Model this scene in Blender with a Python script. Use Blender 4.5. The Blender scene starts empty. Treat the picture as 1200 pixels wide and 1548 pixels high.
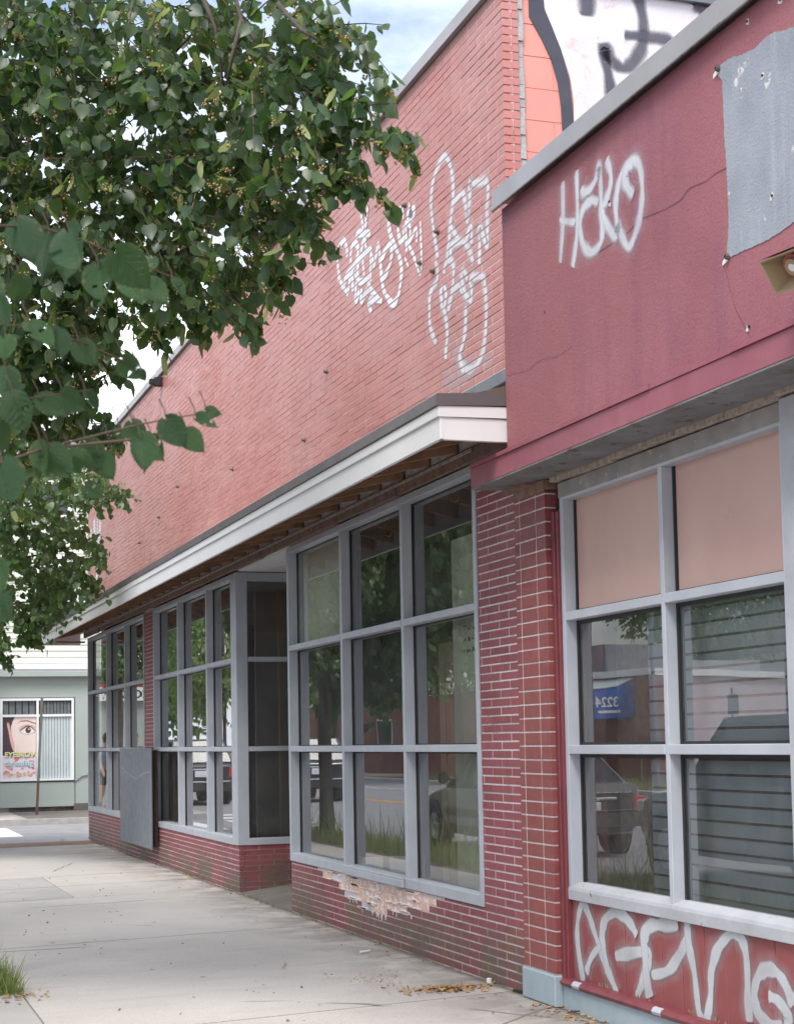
import bpy, math, random
import numpy as np
from mathutils import Vector, Matrix
R = math.radians
scene = bpy.context.scene
C = scene.collection
random.seed(7)
rng = np.random.default_rng(11)
# world axes: X into the building, Y along the shop front away from the camera, Z up. X = 0 is the brick face.

# ------------------------------------------------------------------ camera
cam_d = bpy.data.cameras.new('camera')
cam = bpy.data.objects.new('camera', cam_d)
C.objects.link(cam)
yaw, pitch, roll = 0.329316, 0.074488, -0.018240
fw = Vector((math.sin(yaw)*math.cos(pitch), math.cos(yaw)*math.cos(pitch), math.sin(pitch)))
rt0 = Vector((math.cos(yaw), -math.sin(yaw), 0))
up0 = rt0.cross(fw)
rt = math.cos(roll)*rt0 + math.sin(roll)*up0
up = -math.sin(roll)*rt0 + math.cos(roll)*up0
M = Matrix((rt, up, -fw)).transposed().to_4x4()
M.translation = Vector((-3.7767, 0, 1.478))
cam.matrix_world = M
cam_d.sensor_fit = 'HORIZONTAL'
cam_d.sensor_width = 36
cam_d.lens = 74.4
cam_d.shift_y = 0.1337
cam_d.clip_start = 0.05
cam_d.clip_end = 1500
cam_d.dof.use_dof = True
cam_d.dof.focus_distance = 11.5
cam_d.dof.aperture_fstop = 16
scene.camera = cam

# ------------------------------------------------------------------ sky, sun, exposure
SUN_EL, SUN_AZ = 56, 222          # azimuth measured clockwise from +Y
world = bpy.data.worlds.new('World')
scene.world = world
world.use_nodes = True
wn, wl = world.node_tree.nodes, world.node_tree.links
wn.clear()
wo = wn.new('ShaderNodeOutputWorld')
bg = wn.new('ShaderNodeBackground')
sky = wn.new('ShaderNodeTexSky')
sky.sky_type = 'NISHITA'
sky.sun_disc = False
sky.sun_elevation = R(SUN_EL)
sky.sun_rotation = R(SUN_AZ)
sky.air_density, sky.dust_density, sky.ozone_density = 1.0, 3.0, 1.0
tc = wn.new('ShaderNodeTexCoord')
mp = wn.new('ShaderNodeMapping')
mp.inputs['Scale'].default_value = (1, 1, 2.2)
mp.inputs['Location'].default_value = (2.1, 1.1, .3)
no = wn.new('ShaderNodeTexNoise')
no.inputs['Scale'].default_value = 2.1
no.inputs['Detail'].default_value = 7
no.inputs['Roughness'].default_value = .55
cr = wn.new('ShaderNodeValToRGB')
cr.color_ramp.elements[0].position = .40
cr.color_ramp.elements[1].position = .58
mixs = wn.new('ShaderNodeMix')
mixs.data_type = 'RGBA'
no2 = wn.new('ShaderNodeTexNoise')
no2.inputs['Scale'].default_value = 5
no2.inputs['Detail'].default_value = 6
cr2 = wn.new('ShaderNodeValToRGB')
cr2.color_ramp.elements[0].color = (5.4, 5.8, 6.6, 1)
cr2.color_ramp.elements[1].color = (9.0, 9.2, 9.5, 1)
wl.new(tc.outputs['Generated'], mp.inputs[0])
wl.new(mp.outputs[0], no.inputs['Vector'])
wl.new(mp.outputs[0], no2.inputs['Vector'])
wl.new(no.outputs[0], cr.inputs[0])
wl.new(no2.outputs[0], cr2.inputs[0])
wl.new(cr.outputs[0], mixs.inputs['Factor'])
wl.new(sky.outputs[0], mixs.inputs['A'])
wl.new(cr2.outputs[0], mixs.inputs['B'])
wl.new(mixs.outputs['Result'], bg.inputs[0])
bg.inputs[1].default_value = .1
wl.new(bg.outputs[0], wo.inputs[0])
sun_d = bpy.data.lights.new('sun', 'SUN')
sun_d.energy = 1.5
sun_d.angle = R(22)
sun_d.color = (1, .96, .9)
sun = bpy.data.objects.new('sun', sun_d)
C.objects.link(sun)
sdir = Vector((math.sin(R(SUN_AZ))*math.cos(R(SUN_EL)), math.cos(R(SUN_AZ))*math.cos(R(SUN_EL)), math.sin(R(SUN_EL))))
sun.rotation_euler = sdir.to_track_quat('Z', 'Y').to_euler()
vs = scene.view_settings
vs.view_transform = 'Standard'
vs.look = 'None'
vs.gamma = 1
vs.use_curve_mapping = False
vs.exposure = 1.4
scene.cycles.transparent_max_bounces = 24
scene.cycles.max_bounces = 10
scene.cycles.sample_clamp_indirect = 6

# ------------------------------------------------------------------ helpers
class MB:
    """collects boxes, prisms and tubes; build() links them as ONE mesh object"""
    def __init__(s):
        s.v, s.f, s.mi, s.cur = [], [], [], 0
    def add(s, vs_, fs_):
        o = len(s.v)
        s.v += [tuple(v) for v in vs_]
        s.f += [tuple(i+o for i in f) for f in fs_]
        s.mi += [s.cur]*len(fs_)
    def box(s, x0, x1, y0, y1, z0, z1):
        s.add([(x0,y0,z0),(x1,y0,z0),(x1,y1,z0),(x0,y1,z0),(x0,y0,z1),(x1,y0,z1),(x1,y1,z1),(x0,y1,z1)],
              [(0,3,2,1),(4,5,6,7),(0,1,5,4),(1,2,6,5),(2,3,7,6),(3,0,4,7)])
        return s
    def prism(s, poly, axis, a0, a1):
        """extrude a 2D polygon along axis 'x','y' or 'z'"""
        n = len(poly)
        def P(p, a):
            return (a,p[0],p[1]) if axis == 'x' else (p[0],a,p[1]) if axis == 'y' else (p[0],p[1],a)
        s.add([P(p,a0) for p in poly]+[P(p,a1) for p in poly],
              [tuple(range(n))[::-1], tuple(range(n,2*n))]+[(i,(i+1)%n,n+(i+1)%n,n+i) for i in range(n)])
        return s
    def tube(s, pts, rad, n=6, cap=True):
        pts = [Vector(p) for p in pts]
        if not hasattr(rad, '__len__'): rad = [rad]*len(pts)
        o = len(s.v); vv = []; ff = []
        ref = Vector((.3,.2,1))
        for i, p in enumerate(pts):
            d = (pts[min(i+1,len(pts)-1)]-pts[max(i-1,0)]).normalized()
            a = d.cross(ref)
            if a.length < .05: a = d.cross(Vector((1,0,0)))
            a.normalize(); b = d.cross(a)
            for k in range(n):
                t = 2*math.pi*k/n
                vv.append(p+(a*math.cos(t)+b*math.sin(t))*rad[i])
        for i in range(len(pts)-1):
            for k in range(n):
                ff.append((i*n+k,i*n+(k+1)%n,(i+1)*n+(k+1)%n,(i+1)*n+k))
        if cap:
            ff.append(tuple(range(n))[::-1]); ff.append(tuple(range((len(pts)-1)*n,len(pts)*n)))
        s.add(vv, ff)
        return s
    def lathe(s, prof, n=20, axis='z', c=(0,0,0)):
        """revolve (radius, height) pairs"""
        vv, ff = [], []
        for r, h in prof:
            for k in range(n):
                t = 2*math.pi*k/n; a, b = r*math.cos(t), r*math.sin(t)
                p = (a,b,h) if axis == 'z' else (a,h,b) if axis == 'y' else (h,a,b)
                vv.append((p[0]+c[0],p[1]+c[1],p[2]+c[2]))
        for i in range(len(prof)-1):
            for k in range(n):
                ff.append((i*n+k,i*n+(k+1)%n,(i+1)*n+(k+1)%n,(i+1)*n+k))
        s.add(vv, ff)
        return s
    def build(s, name, m, parent=None, label=None, smooth=False, bevel=0, local=False, kind=None):
        me = bpy.data.meshes.new(name)
        off = Vector((0,0,0))
        if parent is not None and not local: off = root_loc(parent)
        me.from_pydata([(v[0]-off.x,v[1]-off.y,v[2]-off.z) for v in s.v], [], s.f)
        for mm in (m if isinstance(m, (list,tuple)) else [m]): me.materials.append(mm)
        if any(s.mi): me.polygons.foreach_set('material_index', s.mi)
        if smooth: me.polygons.foreach_set('use_smooth', [True]*len(me.polygons))
        me.update()
        o = bpy.data.objects.new(name, me)
        C.objects.link(o)
        o.parent = parent
        if bevel:
            b = o.modifiers.new('bevel', 'BEVEL'); b.width = bevel; b.segments = 1; b.limit_method = 'ANGLE'
        if label: o['label'] = label
        if kind: o['kind'] = kind
        return o
def root_loc(o):
    v = Vector((0,0,0))
    while o is not None:
        v += o.location; o = o.parent
    return v
def thing(name, label, cat, loc=(0,0,0), rz=0, group=None):
    o = bpy.data.objects.new(name, None)
    o.empty_display_size = .1
    C.objects.link(o)
    o.location = loc; o.rotation_euler = (0,0,rz)
    o['label'] = label; o['category'] = cat
    if group: o['group'] = group
    return o
def tag(o, label, cat, group=None):
    o['label'] = label; o['category'] = cat
    if group: o['group'] = group
    return o
def bx(name, m, parent, *d, **k):
    return MB().box(*d).build(name, m, parent, **k)
def fast_mesh(name, V, F, m, parent=None, attr=None, smooth=False):
    """quads from numpy arrays"""
    me = bpy.data.meshes.new(name)
    V = np.asarray(V, np.float32); F = np.asarray(F, np.int32)
    me.vertices.add(len(V)); me.vertices.foreach_set('co', V.ravel())
    me.loops.add(F.size); me.loops.foreach_set('vertex_index', F.ravel())
    me.polygons.add(len(F))
    me.polygons.foreach_set('loop_start', np.arange(0, F.size, F.shape[1], dtype=np.int32))
    me.polygons.foreach_set('loop_total', np.full(len(F), F.shape[1], np.int32))
    if smooth: me.polygons.foreach_set('use_smooth', np.ones(len(F), bool))
    me.materials.append(m)
    me.update(calc_edges=True)
    o = bpy.data.objects.new(name, me); C.objects.link(o); o.parent = parent
    return o
def copy_tree(o, parent=None):
    c_ = o.copy(); C.objects.link(c_)
    if parent is not None: c_.parent = parent
    for ch in list(o.children): copy_tree(ch, c_)
    return c_

# ------------------------------------------------------------------ materials
class NT:
    def __init__(s, name):
        s.m = bpy.data.materials.new(name); s.m.use_nodes = True
        s.n, s.l = s.m.node_tree.nodes, s.m.node_tree.links
        s.b = s.n['Principled BSDF']; s.out = s.n['Material Output']
        s._pos = None
    def new(s, t, **k):
        nd = s.n.new('ShaderNode'+t)
        for a, v in k.items(): setattr(nd, a, v)
        return nd
    def put(s, sock, v):
        if v is None: return
        if hasattr(v, 'is_output') or hasattr(v, 'links'): s.l.new(v, sock)
        elif isinstance(v, (tuple,list)) and len(v) == 3 and sock.type == 'RGBA': sock.default_value = (*v, 1)
        else: sock.default_value = v
    @property
    def pos(s):
        if s._pos is None: s._pos = s.new('NewGeometry').outputs['Position']
        return s._pos
    def math(s, op, a, b=None, c_=None, clamp=False):
        nd = s.new('Math', operation=op, use_clamp=clamp)
        s.put(nd.inputs[0], a); s.put(nd.inputs[1], b)
        if c_ is not None: s.put(nd.inputs[2], c_)
        return nd.outputs[0]
    def xyz(s):
        nd = s.new('SeparateXYZ'); s.l.new(s.pos, nd.inputs[0]); return nd.outputs
    def comb(s, x, y, z):
        nd = s.new('CombineXYZ'); s.put(nd.inputs[0], x); s.put(nd.inputs[1], y); s.put(nd.inputs[2], z); return nd.outputs[0]
    def scaled(s, v):
        nd = s.new('Mapping'); s.l.new(s.pos, nd.inputs[0]); nd.inputs['Scale'].default_value = v; return nd.outputs[0]
    def noise(s, scale, detail=4, rough=.55, vec=None):
        nd = s.new('TexNoise'); s.l.new(vec if vec is not None else s.pos, nd.inputs['Vector'])
        nd.inputs['Scale'].default_value = scale; nd.inputs['Detail'].default_value = detail; nd.inputs['Roughness'].default_value = rough
        return nd.outputs[0]
    def wnoise(s, vec):
        nd = s.new('TexWhiteNoise', noise_dimensions='3D'); s.l.new(vec, nd.inputs['Vector']); return nd.outputs['Value']
    def voro(s, scale, vec=None):
        nd = s.new('TexVoronoi'); s.l.new(vec if vec is not None else s.pos, nd.inputs['Vector']); nd.inputs['Scale'].default_value = scale; return nd.outputs['Distance']
    def rng(s, v, a, b, c_=0, d=1):
        nd = s.new('MapRange'); nd.clamp = True
        s.put(nd.inputs[0], v)
        for i, q in enumerate((a,b,c_,d)): nd.inputs[i+1].default_value = q
        return nd.outputs[0]
    def mix(s, f, a, b, blend='MIX'):
        nd = s.new('Mix', data_type='RGBA', blend_type=blend)
        s.put(nd.inputs[0], f); s.put(nd.inputs[6], a); s.put(nd.inputs[7], b)
        return nd.outputs[2]
    def bump(s, h, strength=.3, dist=.01):
        nd = s.new('Bump'); nd.inputs['Strength'].default_value = strength; nd.inputs['Distance'].default_value = dist
        s.l.new(h, nd.inputs['Height']); s.l.new(nd.outputs[0], s.b.inputs['Normal']); return nd
    def done(s, col=None, rough=None, metal=None, spec=None):
        s.put(s.b.inputs['Base Color'], col); s.put(s.b.inputs['Roughness'], rough); s.put(s.b.inputs['Metallic'], metal)
        if spec is not None: s.put(s.b.inputs['Specular IOR Level'], spec)
        return s.m
def simple(name, c1, c2=None, scale=4, rough=.6, bump=0, bscale=60, metal=0, spec=None, wear=None, wear_amt=.62):
    t = NT(name)
    c2 = c2 or tuple(v*.8 for v in c1)
    col = t.mix(t.rng(t.noise(scale,6,.6), .3, .7), c1, c2)
    if wear:
        col = t.mix(t.rng(t.noise(scale*3.1,8,.7), wear_amt, wear_amt+.05), col, wear)
    if bump: t.bump(t.noise(bscale,4), bump, .004)
    return t.done(col, t.rng(t.noise(scale*2,3),.3,.7,rough*.85,min(1,rough*1.15)), metal, spec)

COURSE, BL = .052, .30
def brick_mat(name, base, dark, light, rough, mossy=False, streak=.0):
    t = NT(name)
    x, y, z = t.xyz()
    row = t.math('FLOOR', t.math('DIVIDE', z, COURSE))
    u = t.math('ADD', t.math('DIVIDE', t.math('ADD', x, y), BL), t.math('MULTIPLY', t.math('MODULO', row, 2), .5))
    cell = t.wnoise(t.comb(t.math('FLOOR', u), row, 3.3))
    col = t.mix(cell, dark, base)
    col = t.mix(t.rng(t.noise(.55,5,.6), .42, .72, 0, .75), col, light)          # large faded areas
    col = t.mix(t.rng(t.noise(9,6,.65), .5, .8, 0, .35), col, dark)
    runs = t.noise(1.0, 5, .6, t.scaled((6,6,.45)))
    col = t.mix(t.rng(runs, .52, .75, 0, .4), col, tuple(v*.72 for v in base))   # rain runs
    if streak:
        low_ = t.rng(z, 5.4, 3.6, .15, 1)
        sm = t.math('MULTIPLY', low_, t.rng(t.noise(.9, 6, .62, t.scaled((1,1,.8))), .47, .66, 0, streak))
        col = t.mix(sm, col, tuple(v*.62 for v in base))
        col = t.mix(t.rng(t.noise(5.5, 6, .7, t.scaled((1,1,.35))), .60, .70, 0, .5), col, (.30,.12,.085))
    grime = t.math('MULTIPLY', t.rng(t.voro(16), .10, .03), t.rng(t.noise(3,2), .55, .62))
    col = t.mix(t.math('MULTIPLY', grime, .7), col, (.03,.02,.02))
    if mossy:
        low = t.rng(z, .42, .14)
        m1 = t.math('MULTIPLY', low, t.rng(t.noise(1.15,5,.6), .40, .55))
        col = t.mix(t.math('MULTIPLY', m1, .78), col, (.11,.095,.07))
        m2 = t.math('MULTIPLY', low, t.rng(t.noise(2.6,6,.65), .52, .66))
        col = t.mix(t.math('MULTIPLY', m2, .6), col, (.13,.12,.03))
    t.bump(t.noise(160,4), .22, .003)
    return t.done(col, t.rng(t.noise(12,3),.3,.7,rough-.06,rough+.12), 0)
M_brick = brick_mat('maroon painted brick', (.245,.056,.066), (.18,.038,.046), (.30,.092,.105), .5, True)
M_upbrick = brick_mat('paler red painted brick', (.525,.185,.160), (.47,.155,.135), (.585,.30,.285), .38, False, .42)  # upper courses, paler base colours than the lower wall
def mortar_mat(name, c, mossy=False):
    t = NT(name)
    x, y, z = t.xyz()
    col = t.mix(t.rng(t.noise(26,6,.7),.35,.65), c, tuple(v*.72 for v in c))
    col = t.mix(t.rng(t.noise(5,4,.6),.58,.7,0,.7), col, tuple(v*.4 for v in c))
    if mossy:
        m1 = t.math('MULTIPLY', t.rng(z,.40,.02), t.rng(t.noise(1.15,5,.6), .43, .60))
        col = t.mix(t.math('MULTIPLY', m1, .85), col, (.16,.15,.09))
    t.bump(t.noise(220,3), .5, .003)
    return t.done(col, .9)
M_mortar = mortar_mat('pale mortar', (.64,.60,.61), True)
M_upmortar = mortar_mat('painted mortar', (.74,.62,.61))
def peel_mat():
    t = NT('bare orange brick with white crust')
    col = t.mix(t.noise(14,5), (.70,.44,.34), (.62,.36,.26))
    cr_ = t.rng(t.noise(17,8,.7), .50, .56)
    col = t.mix(cr_, col, (.70,.66,.64))
    t.bump(cr_, .4, .003)
    return t.done(col, .9)
M_peel = peel_mat()
M_crust = simple('white mortar crust', (.72,.69,.68), (.6,.56,.55), 30, .95, .6, 120)
def stucco_mat():
    t = NT('maroon stucco')
    c = t.mix(t.rng(t.noise(.9,6,.6),.35,.68), (.262,.088,.112), (.335,.128,.158))
    st = t.noise(1.3,6,.65,t.scaled((3,4,.5)))
    c = t.mix(t.rng(st,.47,.66,0,.8), c, (.215,.08,.122))
    c = t.mix(t.rng(t.noise(.42,4,.6),.45,.62,0,.6), c, (.345,.125,.135))
    c = t.mix(t.rng(t.noise(2.2,6,.65),.57,.74,0,.55), c, (.37,.125,.145))
    c = t.mix(t.rng(t.noise(75,4,.7),.5,.7,0,.4), c, (.14,.035,.046))
    c = t.mix(t.math('MULTIPLY', t.rng(t.voro(3.1),.035,.015), t.rng(t.noise(2,2),.5,.55)), c, (.04,.02,.02))
    t.bump(t.noise(90,6,.7), .75, .006)
    return t.done(c, .7)
M_stucco = stucco_mat()
def patch_mat():
    t = NT('grey blue primer patch')
    c = t.mix(t.rng(t.noise(2.2,6,.6),.35,.7), (.32,.352,.40), (.23,.25,.29))
    c = t.mix(t.rng(t.noise(2.0,7,.7,t.scaled((2,5,.7))),.5,.7,0,.6), c, (.38,.41,.455))
    c = t.mix(t.rng(t.noise(6.5,8,.65),.64,.66), c, (.62,.60,.58))
    c = t.mix(t.rng(t.noise(90,4,.7),.5,.7,0,.3), c, (.17,.19,.22))
    t.bump(t.noise(90,6,.7), .7, .006)
    return t.done(c, .7)
M_patch = patch_mat()
def concrete_mat():
    t = NT('weathered sidewalk concrete')
    x, y, z = t.xyz()
    c = t.mix(t.rng(t.noise(.8,6,.6),.32,.7), (.49,.462,.437), (.41,.388,.368))
    c = t.mix(t.rng(t.noise(110,4,.75),.46,.70,0,.75), c, (.22,.20,.185))
    c = t.mix(t.rng(t.noise(38,5,.7),.50,.72,0,.45), c, (.30,.27,.245))
    c = t.mix(t.rng(t.noise(190,2,.7),.58,.75,0,.5), c, (.62,.59,.56))
    c = t.mix(t.rng(t.noise(2.4,7,.7,t.scaled((.7,2.2,1))),.52,.72,0,.55), c, (.33,.30,.27))
    c = t.mix(t.math('MULTIPLY', t.rng(t.voro(1.1), .30, .0), t.rng(t.noise(.7,5,.6),.5,.62,0,.35)), c, (.28,.26,.24))
    dv = t.new('TexVoronoi', feature='DISTANCE_TO_EDGE'); dv.inputs['Scale'].default_value = .42; t.l.new(t.mix(.12, t.pos, t.new('TexNoise').outputs[1]), dv.inputs['Vector'])
    c = t.mix(t.math('MULTIPLY', t.rng(dv.outputs['Distance'], .006, .003), t.rng(t.noise(.45,2),.52,.56,0,.8)), c, (.10,.085,.07))
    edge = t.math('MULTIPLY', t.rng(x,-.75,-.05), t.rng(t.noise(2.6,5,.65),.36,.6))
    c = t.mix(t.math('MULTIPLY', edge, .85), c, (.15,.135,.12))  # dirt near the wall, deepened as a painted contact shadow
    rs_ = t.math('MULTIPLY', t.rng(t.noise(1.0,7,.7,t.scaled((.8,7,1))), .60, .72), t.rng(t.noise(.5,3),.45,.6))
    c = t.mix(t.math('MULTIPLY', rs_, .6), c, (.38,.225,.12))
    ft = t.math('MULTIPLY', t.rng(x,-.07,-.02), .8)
    c = t.mix(ft, c, (.085,.075,.065))  # contact shadow and dirt painted as a narrow dark line at the wall foot
    rust = t.math('MULTIPLY', t.rng(t.noise(1.7,7,.7),.60,.70), t.rng(x,-1.5,-.3,.15,1))
    c = t.mix(t.math('MULTIPLY', rust, .5), c, (.42,.25,.13))
    c = t.mix(t.math('MULTIPLY', t.rng(t.voro(3.2),.075,.055), t.rng(t.noise(2.1,2),.50,.54)), c, (.12,.11,.10))
    t.bump(t.noise(130,5,.7), .35, .004)
    return t.done(c, .88)
M_conc = concrete_mat()
M_conc2 = simple('newer grey concrete', (.36,.345,.335), (.31,.30,.29), 2, .9, .35, 130)
M_joint = simple('rusty joint dirt', (.30,.19,.11), (.15,.11,.085), 6, .95, .5, 80)
M_asph = simple('sun bleached asphalt', (.25,.25,.26), (.20,.20,.21), 1.5, .85, .6, 90, wear=(.31,.30,.30))
M_dirt = simple('dry verge soil', (.20,.15,.10), (.13,.10,.07), 3, 1, .8, 60)
M_kerb = simple('granite kerb', (.40,.38,.37), (.30,.29,.28), 8, .8, .4, 90)
M_white = simple('white line paint', (.75,.74,.72), (.6,.59,.58), 6, .8, .2, 80, wear=(.2,.2,.2), wear_amt=.66)
M_yellow = simple('yellow line paint', (.75,.36,.05), (.6,.3,.05), 6, .8)
M_frame = simple('grey painted aluminium', (.42,.445,.49), (.35,.37,.415), 3.2, .42, .10, 40, wear=(.27,.27,.28), wear_amt=.67)
M_frame_old = simple('chipped grey painted wood', (.40,.415,.45), (.29,.30,.32), 3, .6, .35, 50, wear=(.13,.115,.10), wear_amt=.62)
M_gasket = simple('black glazing gasket', (.012,.012,.013), None, 5, .5)
M_fascia = simple('white fascia paint', (.74,.74,.75), (.66,.66,.67), 1.6, .38, .04, 30, wear=(.55,.54,.52), wear_amt=.66)
M_drip = simple('grey brown flashing', (.135,.115,.12), (.10,.088,.092), 2, .45)
M_coping = simple('grey metal coping', (.40,.385,.395), (.34,.33,.34), 1.4, .4, .03, 30, metal=.35)
M_lead = simple('dull blue flashing', (.18,.195,.225), (.13,.14,.16), 3, .5)
M_joist = simple('old brown joist', (.36,.20,.115), (.20,.11,.065), 7, .85, .5, 60, wear=(.5,.28,.14), wear_amt=.62)
M_deck = simple('dark roof boards', (.19,.12,.085), (.12,.08,.06), 6, .9, .4, 50)
M_plate = simple('rotten sill board', (.26,.16,.115), (.14,.09,.07), 14, .9, .8, 45, wear=(.27,.22,.18), wear_amt=.62)
M_block = simple('flaking white blocking', (.66,.65,.65), (.40,.38,.37), 16, .85, .5, 50, wear=(.11,.075,.06), wear_amt=.58)
M_ceil = simple('white ceiling board', (.68,.68,.69), (.6,.6,.61), 2, .7)
M_plyw = simple('slate grey painted plywood', (.20,.22,.25), (.165,.18,.205), 5, .6, .35, 60, wear=(.36,.38,.40), wear_amt=.70)
M_plyedge = simple('plywood edge', (.06,.04,.03), (.02,.016,.014), 30, .9)
M_pierbr = brick_mat('pier brick paint', (.225,.05,.053), (.165,.036,.04), (.29,.095,.08), .5)
M_plinth = simple('pale blue painted plinth', (.31,.385,.43), (.27,.33,.365), 6, .8, .6, 60, wear=(.2,.2,.19), wear_amt=.7)
M_board = simple('dull red vertical boards', (.235,.062,.065), (.19,.048,.05), 3, .6, .12, 40, wear=(.33,.13,.13), wear_amt=.70)
M_redtrim = simple('dark red trim', (.19,.04,.05), (.13,.03,.036), 8, .5, .2, 50, wear=(.4,.36,.36), wear_amt=.72)
M_flange = simple('maroon fascia board', (.30,.095,.125), (.25,.075,.10), 2.5, .5, .25, 50)
M_soffit = simple('grey peeling soffit', (.20,.20,.215), (.13,.125,.13), 3, .75, .4, 40, wear=(.10,.07,.05), wear_amt=.57)
M_head = simple('weathered brown grey wood', (.30,.285,.275), (.20,.185,.175), 4, .75, .5, 50, wear=(.42,.43,.45), wear_amt=.60)
M_rot = simple('splintered wood', (.48,.40,.34), (.22,.18,.15), 22, .95, 1, 50)
M_pink = simple('pinkish tan panel', (.52,.345,.30), (.45,.29,.255), .9, .55, .1, 120, wear=(.40,.27,.24), wear_amt=.66)
M_slat = simple('grey slat wall', (.54,.56,.60), (.46,.48,.52), 2, .6, .1, 60)
M_groove = simple('brown groove backing', (.24,.17,.13), (.13,.09,.07), 20, .9)
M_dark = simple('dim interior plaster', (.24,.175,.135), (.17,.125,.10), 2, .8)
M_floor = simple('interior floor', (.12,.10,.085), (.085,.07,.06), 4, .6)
M_drywall = simple('bare drywall', (.86,.81,.70), (.80,.75,.65), 1.5, .8)
M_tan = simple('tan door', (.55,.40,.26), (.48,.35,.23), 3, .55)
M_black = simple('black marker', (.015,.015,.018), None, 5, .7)
M_salmon = simple('salmon block paint', (.74,.30,.25), (.69,.26,.22), 1.6, .55, .3, 60)
M_stripc = simple('rough cement edge', (.46,.46,.46), (.33,.33,.32), 20, .95, .9, 60)
M_horn = simple('tan plastic horn', (.35,.26,.15), (.31,.23,.13), 4, .45)
M_hornpaint = simple('overpainted pink', (.40,.10,.11), (.34,.085,.09), 6, .5)
M_steel = simple('steel bolt', (.25,.24,.23), (.12,.09,.07), 30, .5, metal=.8)
def clear_mat(name, front):
    t = NT(name)
    tr = t.new('BsdfTransparent'); tr.inputs[0].default_value = (.93,.955,.945,1)
    if not front:
        t.l.new(tr.outputs[0], t.out.inputs[0]); return t.m
    gl = t.new('BsdfGlossy'); gl.inputs['Roughness'].default_value = .004
    gl.inputs['Color'].default_value = (.97,.98,1,1)
    bp = t.new('Bump'); bp.inputs['Strength'].default_value = .035; bp.inputs['Distance'].default_value = .015
    t.l.new(t.noise(1.6,1), bp.inputs['Height']); t.l.new(bp.outputs[0], gl.inputs['Normal'])
    lw = t.new('Fresnel'); lw.inputs['IOR'].default_value = 1.68
    f = lw.outputs[0]
    r = t.math('DIVIDE', t.math('MULTIPLY', f, 2), t.math('ADD', f, 1))
    mx = t.new('MixShader'); t.l.new(r, mx.inputs[0]); t.l.new(tr.outputs[0], mx.inputs[1]); t.l.new(gl.outputs[0], mx.inputs[2])
    # thin film of dust
    df = t.new('BsdfDiffuse'); df.inputs[0].default_value = (.5,.5,.48,1)
    m2 = t.new('MixShader'); t.l.new(t.rng(t.noise(5,6,.7),.40,.75,.03,.10), m2.inputs[0]); t.l.new(mx.outputs[0], m2.inputs[1]); t.l.new(df.outputs[0], m2.inputs[2])
    t.l.new(m2.outputs[0], t.out.inputs[0])
    return t.m
M_glass, M_clear = clear_mat('window glass', True), clear_mat('glass back', False)
def spray_mat(name, col, op, on_brick=False, core=.38):
    t = NT(name)
    at = t.new('Attribute'); at.attribute_name = 'edge'
    e = t.math('ABSOLUTE', at.outputs['Fac'])
    e = t.math('ADD', e, t.math('MULTIPLY', t.math('SUBTRACT', t.noise(150,3,.8), .5), .55))
    a = t.math('MULTIPLY', t.rng(e,1.02,core), op)
    a = t.math('MULTIPLY', a, t.rng(t.noise(3.5,4,.6),.3,.62,.68,1))
    if on_brick:
        z = t.xyz()[2]
        fr = t.math('FRACT', t.math('DIVIDE', z, COURSE))
        a = t.math('MULTIPLY', a, t.rng(fr,.17,.21,.12,1))
    d = t.new('BsdfPrincipled'); d.inputs['Base Color'].default_value = (*col,1); d.inputs['Roughness'].default_value = .5
    tr = t.new('BsdfTransparent')
    mx = t.new('MixShader'); t.l.new(a, mx.inputs[0]); t.l.new(tr.outputs[0], mx.inputs[1]); t.l.new(d.outputs[0], mx.inputs[2])
    t.l.new(mx.outputs[0], t.out.inputs[0])
    return t.m
M_sprayb = spray_mat('white spray on brick', (.84,.86,.90), 1.0, True, .68)
M_sprayt = spray_mat('thin white spray on brick', (.82,.84,.90), .88, True)
M_spray = spray_mat('white spray on stucco', (.72,.75,.82), .80)
M_sprayg = spray_mat('grey white spray on boards', (.47,.50,.53), .92, core=.72)
M_sprayk = spray_mat('dark blue spray', (.085,.085,.115), .92)
M_murw = simple('white mural paint', (.76,.72,.76), (.66,.60,.65), 3.2, .6, .3, 60, wear=(.72,.52,.52), wear_amt=.585)
M_murk = simple('slate mural outline', (.065,.065,.09), (.05,.05,.07), 4, .6)
def leaf_mat(name, a, b, tr_, rough=.42):
    t = NT(name)
    oi = t.new('NewGeometry')
    rr = t.math('FRACT', t.math('ADD', oi.outputs['Random Per Island'], t.new('ObjectInfo').outputs['Random']))
    col = t.mix(rr, a, b)
    col = t.mix(t.rng(t.noise(40,3),.4,.7,0,.35), col, tuple(v*.7 for v in a))
    t.done(col, rough, 0, .5)
    tl = t.new('BsdfTranslucent'); tl.inputs[0].default_value = (*tr_,1)
    ad = t.new('MixShader'); ad.inputs[0].default_value = .36
    t.l.new(t.b.outputs[0], ad.inputs[1]); t.l.new(tl.outputs[0], ad.inputs[2]); t.l.new(ad.outputs[0], t.out.inputs[0])
    return t.m
M_leaf = leaf_mat('linden leaf', (.018,.050,.028), (.068,.112,.040), (.18,.33,.05), .40)
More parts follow.
